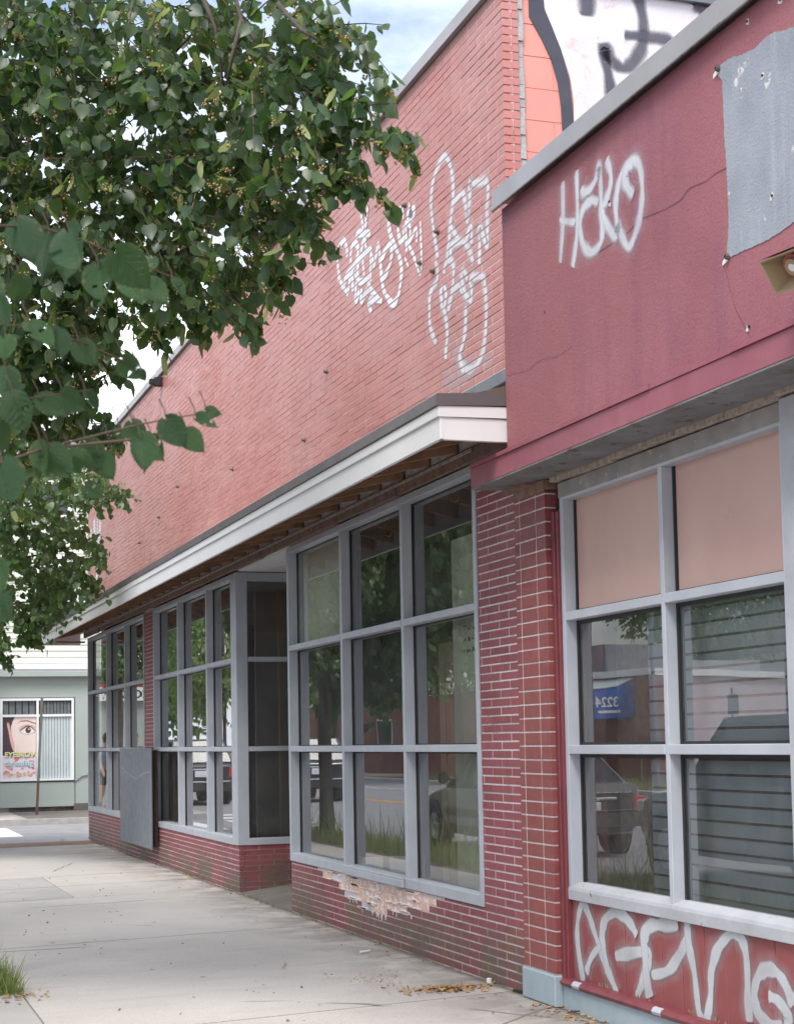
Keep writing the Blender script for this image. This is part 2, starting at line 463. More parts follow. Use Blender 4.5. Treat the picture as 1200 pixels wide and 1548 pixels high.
def bigleaf_mat():
    t = NT('near linden leaf')
    oc_ = t.new('TexCoord').outputs['Object']; sp = t.new('SeparateXYZ'); t.l.new(oc_, sp.inputs[0])
    ax = t.math('ABSOLUTE', sp.outputs[0])
    s = t.math('FRACT', t.math('MULTIPLY', t.math('SUBTRACT', sp.outputs[2], t.math('MULTIPLY', ax, .75)), 6.5))
    side = t.math('MULTIPLY', t.rng(t.math('ABSOLUTE', t.math('SUBTRACT', s, .5)), .07, .02), t.rng(ax,.42,.30))
    mid = t.rng(ax, .018, .008)
    vein = t.math('MAXIMUM', side, mid)
    r = t.new('ObjectInfo').outputs['Random']
    c = t.mix(r, (.020,.066,.030), (.046,.112,.034))
    fine = t.noise(30,5,.7,oc_)
    c = t.mix(t.rng(fine,.4,.7,0,.5), c, (.018,.042,.024))
    c = t.mix(t.math('MULTIPLY', vein, .55), c, (.075,.125,.06))
    c = t.mix(t.math('MULTIPLY', t.rng(t.noise(5,4,.6,oc_),.55,.62), t.rng(ax,.30,.40,.15,.9)), c, (.16,.12,.05))
    h = t.math('ADD', t.math('MULTIPLY', vein, -.7), t.math('MULTIPLY', fine, .35))
    t.bump(h, .55, .02)
    t.done(c, .36, 0, .32)
    tl = t.new('BsdfTranslucent'); t.l.new(t.mix(t.math('MULTIPLY', vein, .5), (.10,.19,.04,1), (.04,.09,.02,1)), tl.inputs[0])
    ad = t.new('MixShader'); ad.inputs[0].default_value = .22
    t.l.new(t.b.outputs[0], ad.inputs[1]); t.l.new(tl.outputs[0], ad.inputs[2]); t.l.new(ad.outputs[0], t.out.inputs[0])
    return t.m
M_leafbig = bigleaf_mat()
M_leaf2 = leaf_mat('street tree leaf', (.04,.09,.034), (.095,.15,.05), (.20,.36,.07))
M_leaf3 = leaf_mat('far tree leaf', (.12,.19,.05), (.20,.27,.08), (.32,.46,.11), .6)
M_bract = leaf_mat('pale linden bract', (.22,.27,.07), (.27,.31,.11), (.3,.36,.10), .5)
M_flower = simple('tan linden flowers', (.46,.32,.13), (.38,.26,.11), 30, .8)
M_bark = simple('grey brown bark', (.10,.08,.066), (.05,.04,.034), 9, .95, 1, 40)
M_twig = simple('red brown twig', (.12,.07,.045), (.08,.05,.035), 9, .7)
M_grass = leaf_mat('grass blade', (.13,.21,.05), (.28,.31,.12), (.3,.4,.09), .6)
M_litter = simple('dry leaf litter', (.42,.26,.12), (.26,.15,.07), 40, .9)
M_green = simple('sage green clapboard paint', (.375,.425,.39), (.345,.395,.36), 1.5, .5)
M_cream = simple('pale cream siding', (.70,.71,.63), (.64,.65,.58), 1.2, .55)
M_trim = simple('white trim', (.82,.83,.84), (.75,.76,.78), 2, .4)
M_blind = simple('pale vertical blind', (.62,.70,.70), (.55,.63,.64), 2, .6)
M_curtain = simple('grey curtain', (.16,.18,.19), (.11,.125,.13), 6, .8)
M_pole = simple('weathered green steel', (.10,.19,.16), (.16,.10,.06), 8, .6)
M_roof = simple('dark roofing', (.07,.07,.075), (.05,.05,.055), 3, .8, .3, 30)
def flat(name, c, rough=.6): return simple(name, c, tuple(v*.94 for v in c), 5, rough)
# ------------------------------------------------------------------ measured lines of the spray paint and the crown lobes (metres)
TAG_SCRAWL = [[(12.087,5.284),(12.115,5.372),(12.168,5.441),(12.247,5.437),(12.328,5.408),(12.355,5.334),(12.337,5.241),(12.307,5.166),(12.221,5.082),(12.081,4.987)],[(12.003,5.2),(11.987,5.307),(11.898,5.337),(11.826,5.292),(11.819,5.219),(11.93,5.159),(12.151,5.129),(12.154,5.077)],[(12.081,4.987),(12.031,5.089),(11.953,5.127)],[(11.964,5.13),(11.961,4.972)],[(11.911,5.108),(11.798,5.018)],[(11.873,5.019),(11.891,4.875),(11.792,4.933)],[(11.886,5.167),(11.674,5.177),(11.51,5.173),(11.492,5.124),(11.511,4.977),(11.504,4.918)],[(11.823,5.142),(11.799,5.006),(11.542,4.967)],[(11.697,5.145),(11.662,5.013)],[(11.473,5.118),(11.417,5.033),(11.312,5.146),(11.278,5.037),(11.247,4.897),(11.214,4.795),(11.106,4.686),(10.987,4.618),(10.884,4.646),(10.825,4.726),(10.801,4.839),(10.867,4.948),(10.989,5.087),(11.058,5.2),(11.08,5.305),(11.058,5.36)],[(11.241,5.013),(11.161,5.052),(11.046,5.068),(11.002,5.018),(11.025,4.951),(11.113,4.891),(11.23,4.861)],[(11.717,5.545),(11.691,5.446),(11.644,5.348),(11.576,5.455),(11.531,5.537)],[(11.812,5.347),(11.81,5.385),(11.665,5.341),(11.483,5.286)],[(11.645,5.335),(11.669,5.278),(11.735,5.214)],[(11.626,5.291),(11.601,5.194)],[(11.564,4.941),(11.546,4.898),(11.372,4.763),(11.239,4.703)],[(11.373,4.757),(11.553,4.77),(11.497,4.682)],[(11.73,4.929),(11.735,4.827),(11.608,4.877),(11.569,4.834)]]
TAG_SMALL = [[(10.736,5.179),(10.795,5.251),(10.851,5.227),(10.866,5.129),(10.809,5.015),(10.735,5.035),(10.714,5.094),(10.769,5.075)],[(10.576,5.193),(10.631,5.152),(10.553,5.139),(10.576,5.188)],[(10.686,5.115),(10.692,5.01),(10.689,4.914)],[(10.712,5.129),(10.609,5.079),(10.603,5.019),(10.642,4.959),(10.535,4.834),(10.424,4.68),(10.386,4.75),(10.386,4.895),(10.394,5.054)],[(10.642,4.959),(10.473,5.014),(10.479,4.917)],[(10.727,4.877),(10.651,4.796)]]
TAG_TALL1 = [[(10.069,4.678),(10.106,4.809),(10.144,4.927),(10.174,5.068),(10.161,5.17),(10.103,5.257),(9.995,5.315),(9.892,5.321),(9.81,5.246),(9.766,5.143),(9.758,5.038),(9.778,4.942),(9.819,4.852),(9.854,4.734),(9.895,4.643),(9.905,4.599)],[(9.77,4.96),(9.685,4.973),(9.588,4.977),(9.539,4.875),(9.518,4.769),(9.47,4.893),(9.465,4.981),(9.451,4.992),(9.321,4.953),(9.182,4.916),(9.161,4.832),(9.185,4.752),(9.185,4.655),(9.193,4.512),(9.276,4.62),(9.319,4.667),(9.319,4.55),(9.333,4.436)],[(9.82,4.827),(9.753,4.765),(9.687,4.689)],[(9.831,4.635),(9.799,4.692),(9.633,4.673),(9.54,4.625),(9.478,4.547),(9.429,4.464)],[(9.552,4.654),(9.454,4.714),(9.454,4.6)]]
TAG_TALL2 = [[(10.122,4.691),(10.085,4.622),(10.089,4.542),(10.174,4.518),(10.236,4.47),(10.25,4.374),(10.239,4.265),(10.177,4.174),(10.13,4.122)],[(9.958,4.551),(9.931,4.601),(9.858,4.615),(9.782,4.559),(9.788,4.464),(9.825,4.372),(9.876,4.311),(9.885,4.28)],[(9.994,4.481),(10.021,4.442),(9.987,4.329),(9.926,4.399),(9.962,4.478)],[(9.971,4.325),(9.929,4.211),(9.918,4.128),(9.948,4.033),(9.959,3.978)],[(9.793,4.38),(9.698,4.4),(9.625,4.346),(9.538,4.279),(9.48,4.252),(9.468,4.326),(9.472,4.382),(9.272,4.338),(9.247,4.272),(9.232,4.176),(9.239,4.044),(9.267,3.943),(9.314,3.863),(9.418,3.816),(9.565,3.817),(9.667,3.878)],[(9.531,4.393),(9.595,4.466),(9.634,4.438),(9.595,4.338),(9.538,4.273)],[(9.578,4.234),(9.586,4.103),(9.629,4.014),(9.694,3.951),(9.682,3.887),(9.625,3.819)]]
TAG_HAKO = [[(7.54,4.342),(7.552,4.137),(7.598,3.928)],[(7.374,4.342),(7.378,4.106),(7.402,3.976),(7.451,3.863)],[(7.595,4.15),(7.406,4.082)],[(7.323,4.233),(7.294,4.201),(7.213,4.197),(7.14,4.239),(7.118,4.276),(7.105,4.174),(7.107,4.064),(7.099,3.952),(7.133,3.887),(7.233,3.877),(7.321,3.943),(7.35,4.051),(7.31,4.12),(7.217,4.135),(7.139,4.101)],[(7.035,4.283),(6.996,4.204),(7.0,4.139),(7.052,4.082),(7.093,4.047),(7.05,3.963),(6.969,3.882),(6.939,3.899),(6.951,4.015),(6.927,4.093),(6.876,4.154),(6.773,4.183),(6.696,4.131),(6.675,4.031),(6.69,3.931),(6.741,3.842),(6.826,3.783),(6.895,3.859),(6.937,3.932)],[(6.766,4.015),(6.817,4.066),(6.85,4.124),(6.82,4.161),(6.765,4.167)]]
TAG_BOARD = [[(8.174,0.156),(8.233,0.349),(8.225,0.481),(8.16,0.577),(8.092,0.534),(8.007,0.423),(7.924,0.315),(7.841,0.229),(7.769,0.152)],[(8.136,0.211),(8.06,0.309),(7.896,0.406)],[(7.529,0.474),(7.587,0.524),(7.69,0.566),(7.798,0.561),(7.889,0.513),(7.928,0.432),(7.901,0.328),(7.873,0.244)],[(7.779,0.342),(7.618,0.375),(7.412,0.408),(7.405,0.358),(7.46,0.278),(7.548,0.164)],[(7.093,0.582),(7.265,0.556),(7.384,0.535),(7.448,0.473),(7.443,0.39),(7.439,0.289),(7.406,0.184)],[(7.379,0.297),(7.222,0.335),(7.104,0.412),(7.005,0.52),(7.001,0.591)],[(7.001,0.582),(6.99,0.487),(6.944,0.353),(6.911,0.184),(6.851,0.159),(6.801,0.268),(6.785,0.39),(6.727,0.49),(6.639,0.559),(6.555,0.589),(6.493,0.55),(6.467,0.462),(6.469,0.315),(6.46,0.21)],[(6.1,0.336),(6.166,0.42),(6.237,0.459),(6.313,0.457),(6.377,0.417),(6.413,0.339),(6.387,0.262),(6.297,0.227),(6.193,0.228)],[(6.297,0.347),(6.216,0.335),(6.146,0.282),(6.165,0.224)]]
MURAL_LINES = [[(0.577,6.063),(0.572,5.92)],[(0.925,6.11),(0.959,5.933),(0.943,5.771),(0.876,5.657),(0.806,5.617),(0.728,5.66),(0.68,5.739),(0.703,5.594),(0.726,5.418)],[(0.824,5.831),(0.973,5.839),(1.112,5.835),(1.18,5.79)],[(1.029,5.718),(1.038,5.706)],[(1.332,6.099),(1.378,6.062),(1.399,5.989)]]
MURAL_FILL = [[(0.277,6.107),(0.289,5.931),(0.335,5.822),(0.393,5.683),(0.449,5.512),(0.467,5.379),(0.467,5.191),(0.461,4.963),(1.436,5.058),(1.42,5.916),(1.377,6.04),(1.308,6.091),(1.238,6.098),(1.007,6.142)],[(0.183,6.094),(0.183,5.865),(0.262,5.739),(0.324,5.612),(0.364,5.471),(0.382,5.317),(0.388,5.111),(0.394,4.956),(0.461,4.963),(0.462,5.191),(0.46,5.336),(0.443,5.501),(0.387,5.692),(0.335,5.822),(0.288,5.92),(0.277,6.107)]]
CRACKS = [[(7.238,3.855),(6.999,3.853),(6.835,3.857),(6.739,3.876),(6.616,3.87),(6.469,3.852),(6.325,3.848),(6.24,3.873),(6.106,3.858),(6.001,3.863),(5.924,3.857),(5.704,3.852)],[(8.328,3.497),(8.176,3.477),(8.029,3.465),(7.945,3.48),(7.824,3.477),(7.668,3.453),(7.479,3.462)],[(5.976,3.456),(5.942,3.393),(5.932,3.351),(5.91,3.306),(5.889,3.248),(5.821,3.153),(5.788,3.113),(5.755,3.073)]]
PATCH = [[(5.246,4.231),(5.338,4.231),(5.384,4.238),(5.459,4.254),(5.535,4.278),(5.575,4.278),(5.676,4.271),(5.769,4.284),(5.832,4.302),(5.885,4.309),(5.94,4.309),(5.968,4.305),(5.964,4.278),(5.933,4.237),(5.93,4.155),(5.93,3.989),(5.921,3.857),(5.918,3.731),(5.922,3.605),(5.94,3.499),(5.907,3.47),(5.827,3.469),(5.659,3.458),(5.53,3.46),(5.434,3.47),(5.252,3.46)]]
BLOBS_LINDEN = [(-2.87,8.41,5.13,0.41),(-2.53,7.99,5.0,0.4),(-2.2,7.46,4.85,0.35),(-1.94,6.96,4.7,0.28),(-1.79,6.61,4.51,0.2),(-1.72,6.39,4.24,0.14),(-2.79,8.53,4.66,0.42),(-2.5,7.8,4.52,0.39),(-2.18,7.28,4.4,0.34),(-1.94,6.78,4.29,0.28),(-1.78,6.42,4.06,0.19),(-1.65,6.18,3.94,0.1),(-1.59,6.16,3.92,0.07),(-2.72,8.54,4.21,0.38),(-2.38,7.9,4.17,0.36),(-2.12,7.28,4.09,0.29),(-1.91,6.79,4.0,0.25),(-1.75,6.43,3.85,0.14),(-1.66,6.41,3.78,0.07),(-2.15,7.63,3.88,0.29),(-1.97,7.04,3.78,0.22),(-1.85,6.69,3.71,0.12),(-2.03,7.29,3.6,0.19),(-1.93,6.94,3.56,0.09),(-2.1,7.53,3.53,0.13),(-1.98,7.39,3.47,0.08),(-2.18,7.77,3.55,0.1),(-2.28,8.02,3.53,0.08),(-2.24,7.98,3.81,0.26),(-2.51,8.39,3.83,0.29),(-2.76,8.8,3.81,0.32),(-2.53,8.73,3.59,0.21),(-2.81,9.05,3.43,0.29),(-2.57,8.98,3.32,0.19),(-2.71,9.25,3.14,0.22),(-2.39,8.93,3.19,0.11),(-3.23,9.06,5.21,0.54),(-3.26,9.12,4.49,0.54),(-3.2,9.48,3.77,0.45)]
BLOBS_SECOND = [(-1.79,19.23,4.3,0.54),(-1.42,18.57,4.37,0.45),(-1.07,17.93,4.32,0.28),(-0.9,17.66,4.21,0.13),(-1.51,19.7,3.9,0.55),(-1.21,19.08,3.76,0.38),(-1.06,18.51,3.62,0.16),(-1.6,20.3,3.41,0.48),(-1.29,19.67,3.23,0.33),(-1.06,19.06,3.37,0.18),(-1.79,20.4,2.93,0.36),(-1.49,20.29,3.0,0.26),(-1.87,20.45,2.65,0.18),(-2.33,21.05,3.8,0.74),(-2.45,20.47,4.95,0.89),(-1.82,19.72,4.93,0.47),(-2.29,21.66,2.59,0.25)]
NEAR_LEAVES = [(-3.52,2.499,2.277,0.067,20),(-3.463,2.584,2.29,0.075,-12),(-3.44,2.525,2.274,0.084,28),(-3.431,2.677,2.31,0.076,5),(-3.361,2.552,2.256,0.078,42),(-3.374,2.662,2.263,0.068,12),(-3.319,2.696,2.262,0.061,25),(-3.296,2.637,2.239,0.052,40),(-3.239,2.721,2.267,0.038,30),(-3.554,2.415,2.133,0.056,10),(-3.497,2.705,2.249,0.046,-15),(-3.503,2.505,2.119,0.055,35),(-3.452,2.593,2.135,0.052,15),(-3.404,2.682,2.138,0.048,40),(-3.327,2.71,2.122,0.047,48),(-3.302,2.703,2.104,0.022,30),(-3.527,2.619,2.126,0.042,0),(-3.526,2.522,2.011,0.062,18),(-3.476,2.609,2.026,0.05,55),(-3.448,2.547,2.022,0.047,60),(-3.4,2.635,2.046,0.034,20),(-3.486,2.514,1.938,0.05,10),(-3.473,2.51,1.929,0.056,35),(-3.435,2.55,1.928,0.047,62),(-3.406,2.591,1.957,0.05,25),(-3.387,2.586,1.936,0.046,30),(-3.349,2.622,1.992,0.032,20),(-3.337,2.565,1.987,0.044,22),(-3.334,2.513,1.956,0.058,8),(-3.307,2.557,1.96,0.048,38),(-3.295,2.498,1.98,0.053,35),(-3.256,2.538,1.97,0.044,42),(-3.231,2.58,2.003,0.038,60),(-3.205,2.623,2.024,0.026,75),(-3.545,2.484,1.902,0.069,12),(-3.545,2.531,1.971,0.06,-10),(-3.553,2.446,1.749,0.046,15),(-3.548,2.553,1.71,0.05,20),(-3.392,2.696,1.905,0.037,50),(-3.575,2.524,2.193,0.081,10),(-3.584,2.538,2.052,0.081,10),(-3.577,2.553,1.831,0.071,10),(-3.522,2.673,2.086,0.053,-5)]
NEAR_STEMS = [[(-3.671,2.341,2.248),(-3.57,2.464,2.257),(-3.484,2.539,2.285),(-3.409,2.567,2.276),(-3.331,2.594,2.258),(-3.245,2.671,2.258)],[(-3.652,2.353,2.007),(-3.555,2.419,2.096),(-3.477,2.601,2.141),(-3.393,2.678,2.138),(-3.328,2.71,2.122),(-3.297,2.701,2.102)],[(-3.668,2.372,1.841),(-3.549,2.485,1.902),(-3.487,2.515,1.93),(-3.414,2.541,1.956),(-3.327,2.562,1.985),(-3.258,2.589,2.006),(-3.187,2.617,2.023)],[(-3.646,2.459,1.982),(-3.545,2.529,2.003),(-3.482,2.559,2.021),(-3.39,2.631,2.053)],[(-3.487,2.515,1.93),(-3.414,2.541,1.946),(-3.336,2.545,1.958),(-3.283,2.548,1.969),(-3.244,2.555,1.979)],[(-3.65,2.37,1.785),(-3.571,2.452,1.749),(-3.524,2.543,1.729)]]
VISIBLE_BRANCHES = [[(-2.152,6.911,4.895),(-2.095,6.908,4.688),(-2.021,6.792,4.498),(-1.964,6.678,4.354),(-1.855,6.545,4.227),(-1.777,6.418,4.144)],[(-1.964,6.678,4.354),(-1.914,6.673,4.196),(-1.876,6.77,4.148)],[(-2.236,7.149,4.931),(-2.164,7.139,4.748),(-2.133,7.145,4.537),(-2.096,7.245,4.455)],[(-2.095,6.908,4.688),(-2.136,6.936,4.513),(-2.146,7.056,4.377)],[(-3.023,8.597,4.765),(-2.924,8.57,4.677),(-2.89,8.573,4.486)],[(-2.018,6.569,4.624),(-1.95,6.452,4.466),(-1.884,6.433,4.423)]]
# ------------------------------------------------------------------ ground and streets
def struct(o):
    o['kind'] = 'structure'; return o
struct(bx('ground', M_dirt, None, -400, 400, -400, 600, -.9, -.30))
struct(bx('main_road', M_asph, None, -16.4, -3.66, -60, 400, -.29, -.13))
struct(bx('cross_street', M_asph, None, -3.64, 60, 26.35, 34.45, -.288, -.122))
base = struct(bx('sidewalk', M_joint, None, -3.48, .3, -6, 26.3, -.28, -.012))
mb = MB(); mb.box(-3.655, -3.49, -6, 27.1, -.28, -.004)
struct(mb.build('kerb', M_kerb))
# sidewalk slabs: skewed concrete flags with dirty joints
SK = .17
cuts = [-6,-3.2,-.4,1.5,3.4,5.3,7.15,9.02,10.72,12.95,14.78,16.62,18.0,19.36,21.3,23.2,25.1,26.95]
def slab(x0, x1, y0, y1, m, dz=0, drop=0):
    g = .0055
    def Y(y, x): return y+SK*(x+.0)
    z0, zt = -.10, dz
    mb = MB()
    p = [(x0+g,Y(y0,x0)+g),(x1-g,Y(y0,x1)+g),(x1-g,Y(y1,x1)-g),(x0+g,Y(y1,x0)-g)]
    mb.add([(a,b,z0) for a,b in p]+[(p[0][0],p[0][1],zt),(p[1][0],p[1][1],zt),(p[2][0],p[2][1],zt-drop),(p[3][0],p[3][1],zt-drop)],
           [(0,3,2,1),(4,5,6,7),(0,1,5,4),(1,2,6,5),(2,3,7,6),(3,0,4,7)])
    return mb.build('paving_slab', m, base)
for a, b in zip(cuts[:-1], cuts[1:]):
    dz = random.uniform(-.002, .002)
    drop = .09 if b > 26 else 0
    if a in (16.62, 18.0):
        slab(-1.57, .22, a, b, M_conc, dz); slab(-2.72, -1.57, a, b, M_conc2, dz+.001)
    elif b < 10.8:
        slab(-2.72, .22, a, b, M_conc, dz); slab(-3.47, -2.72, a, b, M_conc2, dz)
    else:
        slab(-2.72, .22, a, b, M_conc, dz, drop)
verge = struct(bx('verge', M_dirt, None, -3.48, -2.73, 10.3, 27.0, -.2, -.002))
def stripe(name, m, *d):
    return struct(bx(name, m, None, *d))
stripe('crosswalk_bar', M_white, -3.0, -.60, 30.2, 33.4, -.13, -.117)
for i in range(6):
    stripe('crosswalk_bar', M_white, -5.1, -3.72, 28.6+i*1.5, 29.2+i*1.5, -.14, -.1225)
stripe('road_line', M_yellow, -10.05, -9.93, 36, 220, -.14, -.125)
stripe('road_line', M_yellow, -9.80, -9.68, 36, 220, -.14, -.125)
stripe('road_line', M_yellow, -10.05, -9.93, -50, 27, -.14, -.125)
stripe('road_line', M_white, -13.7, -13.6, -50, 220, -.14, -.125)
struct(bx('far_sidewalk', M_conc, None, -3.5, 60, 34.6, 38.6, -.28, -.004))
struct(bx('kerb', M_kerb, None, -3.55, 60, 34.45, 34.6, -.28, 0.0))
struct(bx('kerb', M_kerb, None, -16.56, -16.4, -60, 400, -.28, 0))
struct(bx('opposite_sidewalk', M_conc2, None, -19.2, -16.56, -60, 400, -.28, -.006))
struct(bx('near_kerb_beyond', M_kerb, None, -3.66, -3.5, 34.6, 400, -.28, 0))
struct(bx('side_sidewalk', M_conc2, None, -3.5, -2.2, 38.61, 400, -.28, -.005))

# ------------------------------------------------------------------ brick shop building
shop = thing('brick_shop_building', 'long empty red brick shop with grey framed windows and a white edged canopy', 'building', (0, 9, 0))
MT = .0026                                   # mortar recess
bricks = []                                 # (distance, x0,x1,y0,y1,z0,z1, material)
CAMP = Vector((-3.7767, 0, 1.478))
def in_peel(y, z, r):
    k = int(round((.47-z)/COURSE))
    lo = [13.1, 12.95, 12.75, 12.5, 12.1]; hi = [10.15, 10.4, 10.6, 10.85, 11.4]
    r0 = int(.468/COURSE)-1
    i = r0-r
    if i < 0 or i > 4: return False
    return hi[i] < y < lo[i]
def lay(axis, plane, s0, s1, z0, z1, m, depth=.055, sign=-1, peel=False):
    """brick courses on a wall: axis 'y' faces -X at x=plane, axis 'x' faces -Y at y=plane"""
    r = int(math.floor(z0/COURSE))
    off = plane if axis == 'x' else 0.0
    while r*COURSE < z1-.004:
        a, b = max(z0, r*COURSE+.0092), min(z1, (r+1)*COURSE)
        if b-a > .006:
            sh = .5*(r % 2)
            k = math.floor((s0+off)/BL+sh)
            while True:
                c0, c1 = (k-sh)*BL+.0050-off, (k+1-sh)*BL-.0050-off
                k += 1
                if c0 > s1: break
                p, q = max(c0,s0), min(c1,s1)
                if q-p < .012: continue
                j = random.uniform(-.0018, .0014)
                mm = m
                if peel and in_peel((p+q)/2, (a+b)/2, r): mm = M_peel; j += .002
                if axis == 'y': box_ = (plane+j, plane+depth, p, q, a, b)
                else: box_ = (p, q, plane+j, plane+depth, a, b)
                mid = Vector(((box_[0]+box_[1])/2,(box_[2]+box_[3])/2,(box_[4]+box_[5])/2))
                bricks.append(((mid-CAMP).length/(max(.05,q-p)**.25), box_, mm))
        r += 1
lay('y', 0, 16.003, 26.3, .004, .462, M_brick)
lay('y', 0, 20.56, 21.22, .462, 3.19, M_brick)
lay('y', 0, 9.475, 14.03, .004, .440, M_brick, peel=True)
lay('y', 0, 8.82, 9.475, .004, 3.24, M_brick)
lay('x', 16.0, .058, 1.3, .004, .468, M_brick)
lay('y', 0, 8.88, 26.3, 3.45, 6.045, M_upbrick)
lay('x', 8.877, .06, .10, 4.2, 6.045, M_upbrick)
bricks.sort(key=lambda q: q[0])
unit = {}
for i, (d, b, mm) in enumerate(bricks[:300]):
    key = (round(b[1]-b[0],3), round(b[3]-b[2],3), round(b[5]-b[4],4), mm.name)
    if key not in unit:
        m_ = MB(); m_.box(0, b[1]-b[0], 0, b[3]-b[2], 0, b[5]-b[4])
        o = m_.build('brick', mm, shop, local=True, bevel=.0018)
        unit[key] = o
    else:
        o = unit[key].copy(); C.objects.link(o)
    o.location = Vector((b[0],b[2],b[4]))-shop.location
for m_, nm in ((M_brick,'brick_courses'),(M_upbrick,'upper_brick_courses'),(M_peel,'bare_brick_courses')):
    q = MB()
    for d, b, mm in bricks[300:]:
        if mm is m_: q.box(*b)
    if q.v: q.build(nm, m_, shop, kind='stuff')
# mortar backing walls, set back behind the brick faces
q = MB()
q.box(MT, .20, 16.012, 26.29, 0, .458); q.box(MT, .20, 20.57, 21.21, .458, 3.22)
q.box(MT, .20, 9.47, 14.025, 0, .437); q.box(MT, .20, 8.80, 9.47, 0, 3.26)
q.box(.201, 1.3, 16.007, 16.2, 0, .465); q.box(.06, .2, 16.007, 16.011, 0, .465)
q.build('mortar_wall', M_mortar, shop)
q = MB(); q.box(MT, .098, 8.89, 26.29, 3.26, 6.04); q.box(.04,.099,8.884,8.889,4.2,6.04)
q.build('upper_mortar_wall', M_upmortar, shop)
# white crust smears round the bare bricks
q = MB()
for i in range(70):
    r = random.choice([8,7,6,5,4]); y = random.uniform(10.5, 12.9)
    if not in_peel(y, 0, r-0) : continue
    z = r*COURSE+random.uniform(-.004,.012)
    q.box(-.0045, .004, y, y+random.uniform(.06,.28), z, z+random.uniform(.006,.016))
for i in range(26):
    y = random.uniform(10.8, 12.45); z = (4 if 11.4 < y < 12.08 else 5)*COURSE+random.uniform(.002,.012); l = random.uniform(.01,.05)
    q.prism([(y,z),(y+.012,z),(y+.006,z-l)], 'x', -.004, .003)
q.build('mortar_crust', M_crust, shop, kind='stuff')
# side block wall (faces the camera above the low shop), its cement edge and roof
q = MB()
z = 4.02; row = 0
blocks = []
while z < 6.09:
    h = min(.2, 6.09-z); x = .135-(.2 if row % 2 else 0)
    while x < 6:
        a, b = max(.135, x+.003), min(6, x+.397)
        if b-a > .02: blocks.append((a,b,z+.003,z+h-.003))
        x += .4
    z += h; row += 1
for i, (a,b,c_,d) in enumerate(blocks):
    bx('concrete_block', M_salmon, shop, a, b, 8.90+random.uniform(-.0015,.0015), 9.0, c_, d)
bx('block_joint', M_salmon, shop, .135, 6, 8.904, 9.2, 4.0, 6.09)
q = MB()
zz = 4.1
while zz < 6.05:
    l = random.uniform(.05,.12); q.box(.099, .136+random.uniform(-.006,.006), 8.885+random.uniform(-.006,.006), 9.1, zz, min(6.05,zz+l-.004)); zz += l
q.build('cement_edge', M_stripc, shop)
bx('roof_coping', M_coping, shop, -.035, .20, 8.86, 26.4, 6.05, 6.135)
bx('roof_coping', M_lead, shop, .20, 6.2, 8.86, 9.02, 6.095, 6.15)
bx('roof', M_roof, shop, .1, 14, 9.0, 26.28, 5.7, 5.95)
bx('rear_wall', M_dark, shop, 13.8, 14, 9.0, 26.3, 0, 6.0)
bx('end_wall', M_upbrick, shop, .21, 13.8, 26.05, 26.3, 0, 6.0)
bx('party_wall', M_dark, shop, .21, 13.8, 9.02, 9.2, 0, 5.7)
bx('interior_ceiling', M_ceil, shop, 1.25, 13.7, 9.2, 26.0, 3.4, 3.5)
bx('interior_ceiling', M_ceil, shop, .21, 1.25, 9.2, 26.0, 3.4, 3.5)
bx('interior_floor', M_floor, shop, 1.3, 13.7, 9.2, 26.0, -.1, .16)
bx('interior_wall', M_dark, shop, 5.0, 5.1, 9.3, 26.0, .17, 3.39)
bx('interior_wall', simple('brown interior board',(.20,.10,.075),(.15,.075,.055),3,.8), shop, .3, 1.25, 16.45, 16.5, 2.62, 3.19)
bx('interior_wall', M_dark, shop, .3, .72, 16.45, 16.5, .47, 2.61)
bx('interior_wall', simple('dark brown cloth',(.09,.06,.05),(.06,.04,.035),3,.9), shop, .723, 1.25, 16.45, 16.5, .47, 2.61)
# bolts and stains left on the upper wall
for y, z in ((19.87,5.955),):
    q = MB(); q.box(-.10,-.002,y-.05,y+.05,z-.05,z+.05); q.box(-.16,-.10,y-.03,y+.03,z-.03,z+.03)
    q.build('wall_fixture', M_black, shop)
for y, z in ((10.4,4.75),(10.15,4.62),(10.05,4.86),(13.4,4.06),(16.1,4.25),(18.9,4.5),(10.7,5.25),(12.7,4.5),(20.1,4.3),(21.5,4.15)):
    q = MB(); q.lathe([(.004,-.03),(.013,-.03),(.013,-.012),(.02,-.01),(.02,.002)], 8, 'x', (0,y,z)); q.build('anchor_bolt', M_steel, shop)
for y0 in (12.2, 15.65):
    q = MB(); q.tube([(-.03,y0,3.48),(-.025,y0+.01,3.68)],.008,6); q.build('conduit_stub', M_black, shop)

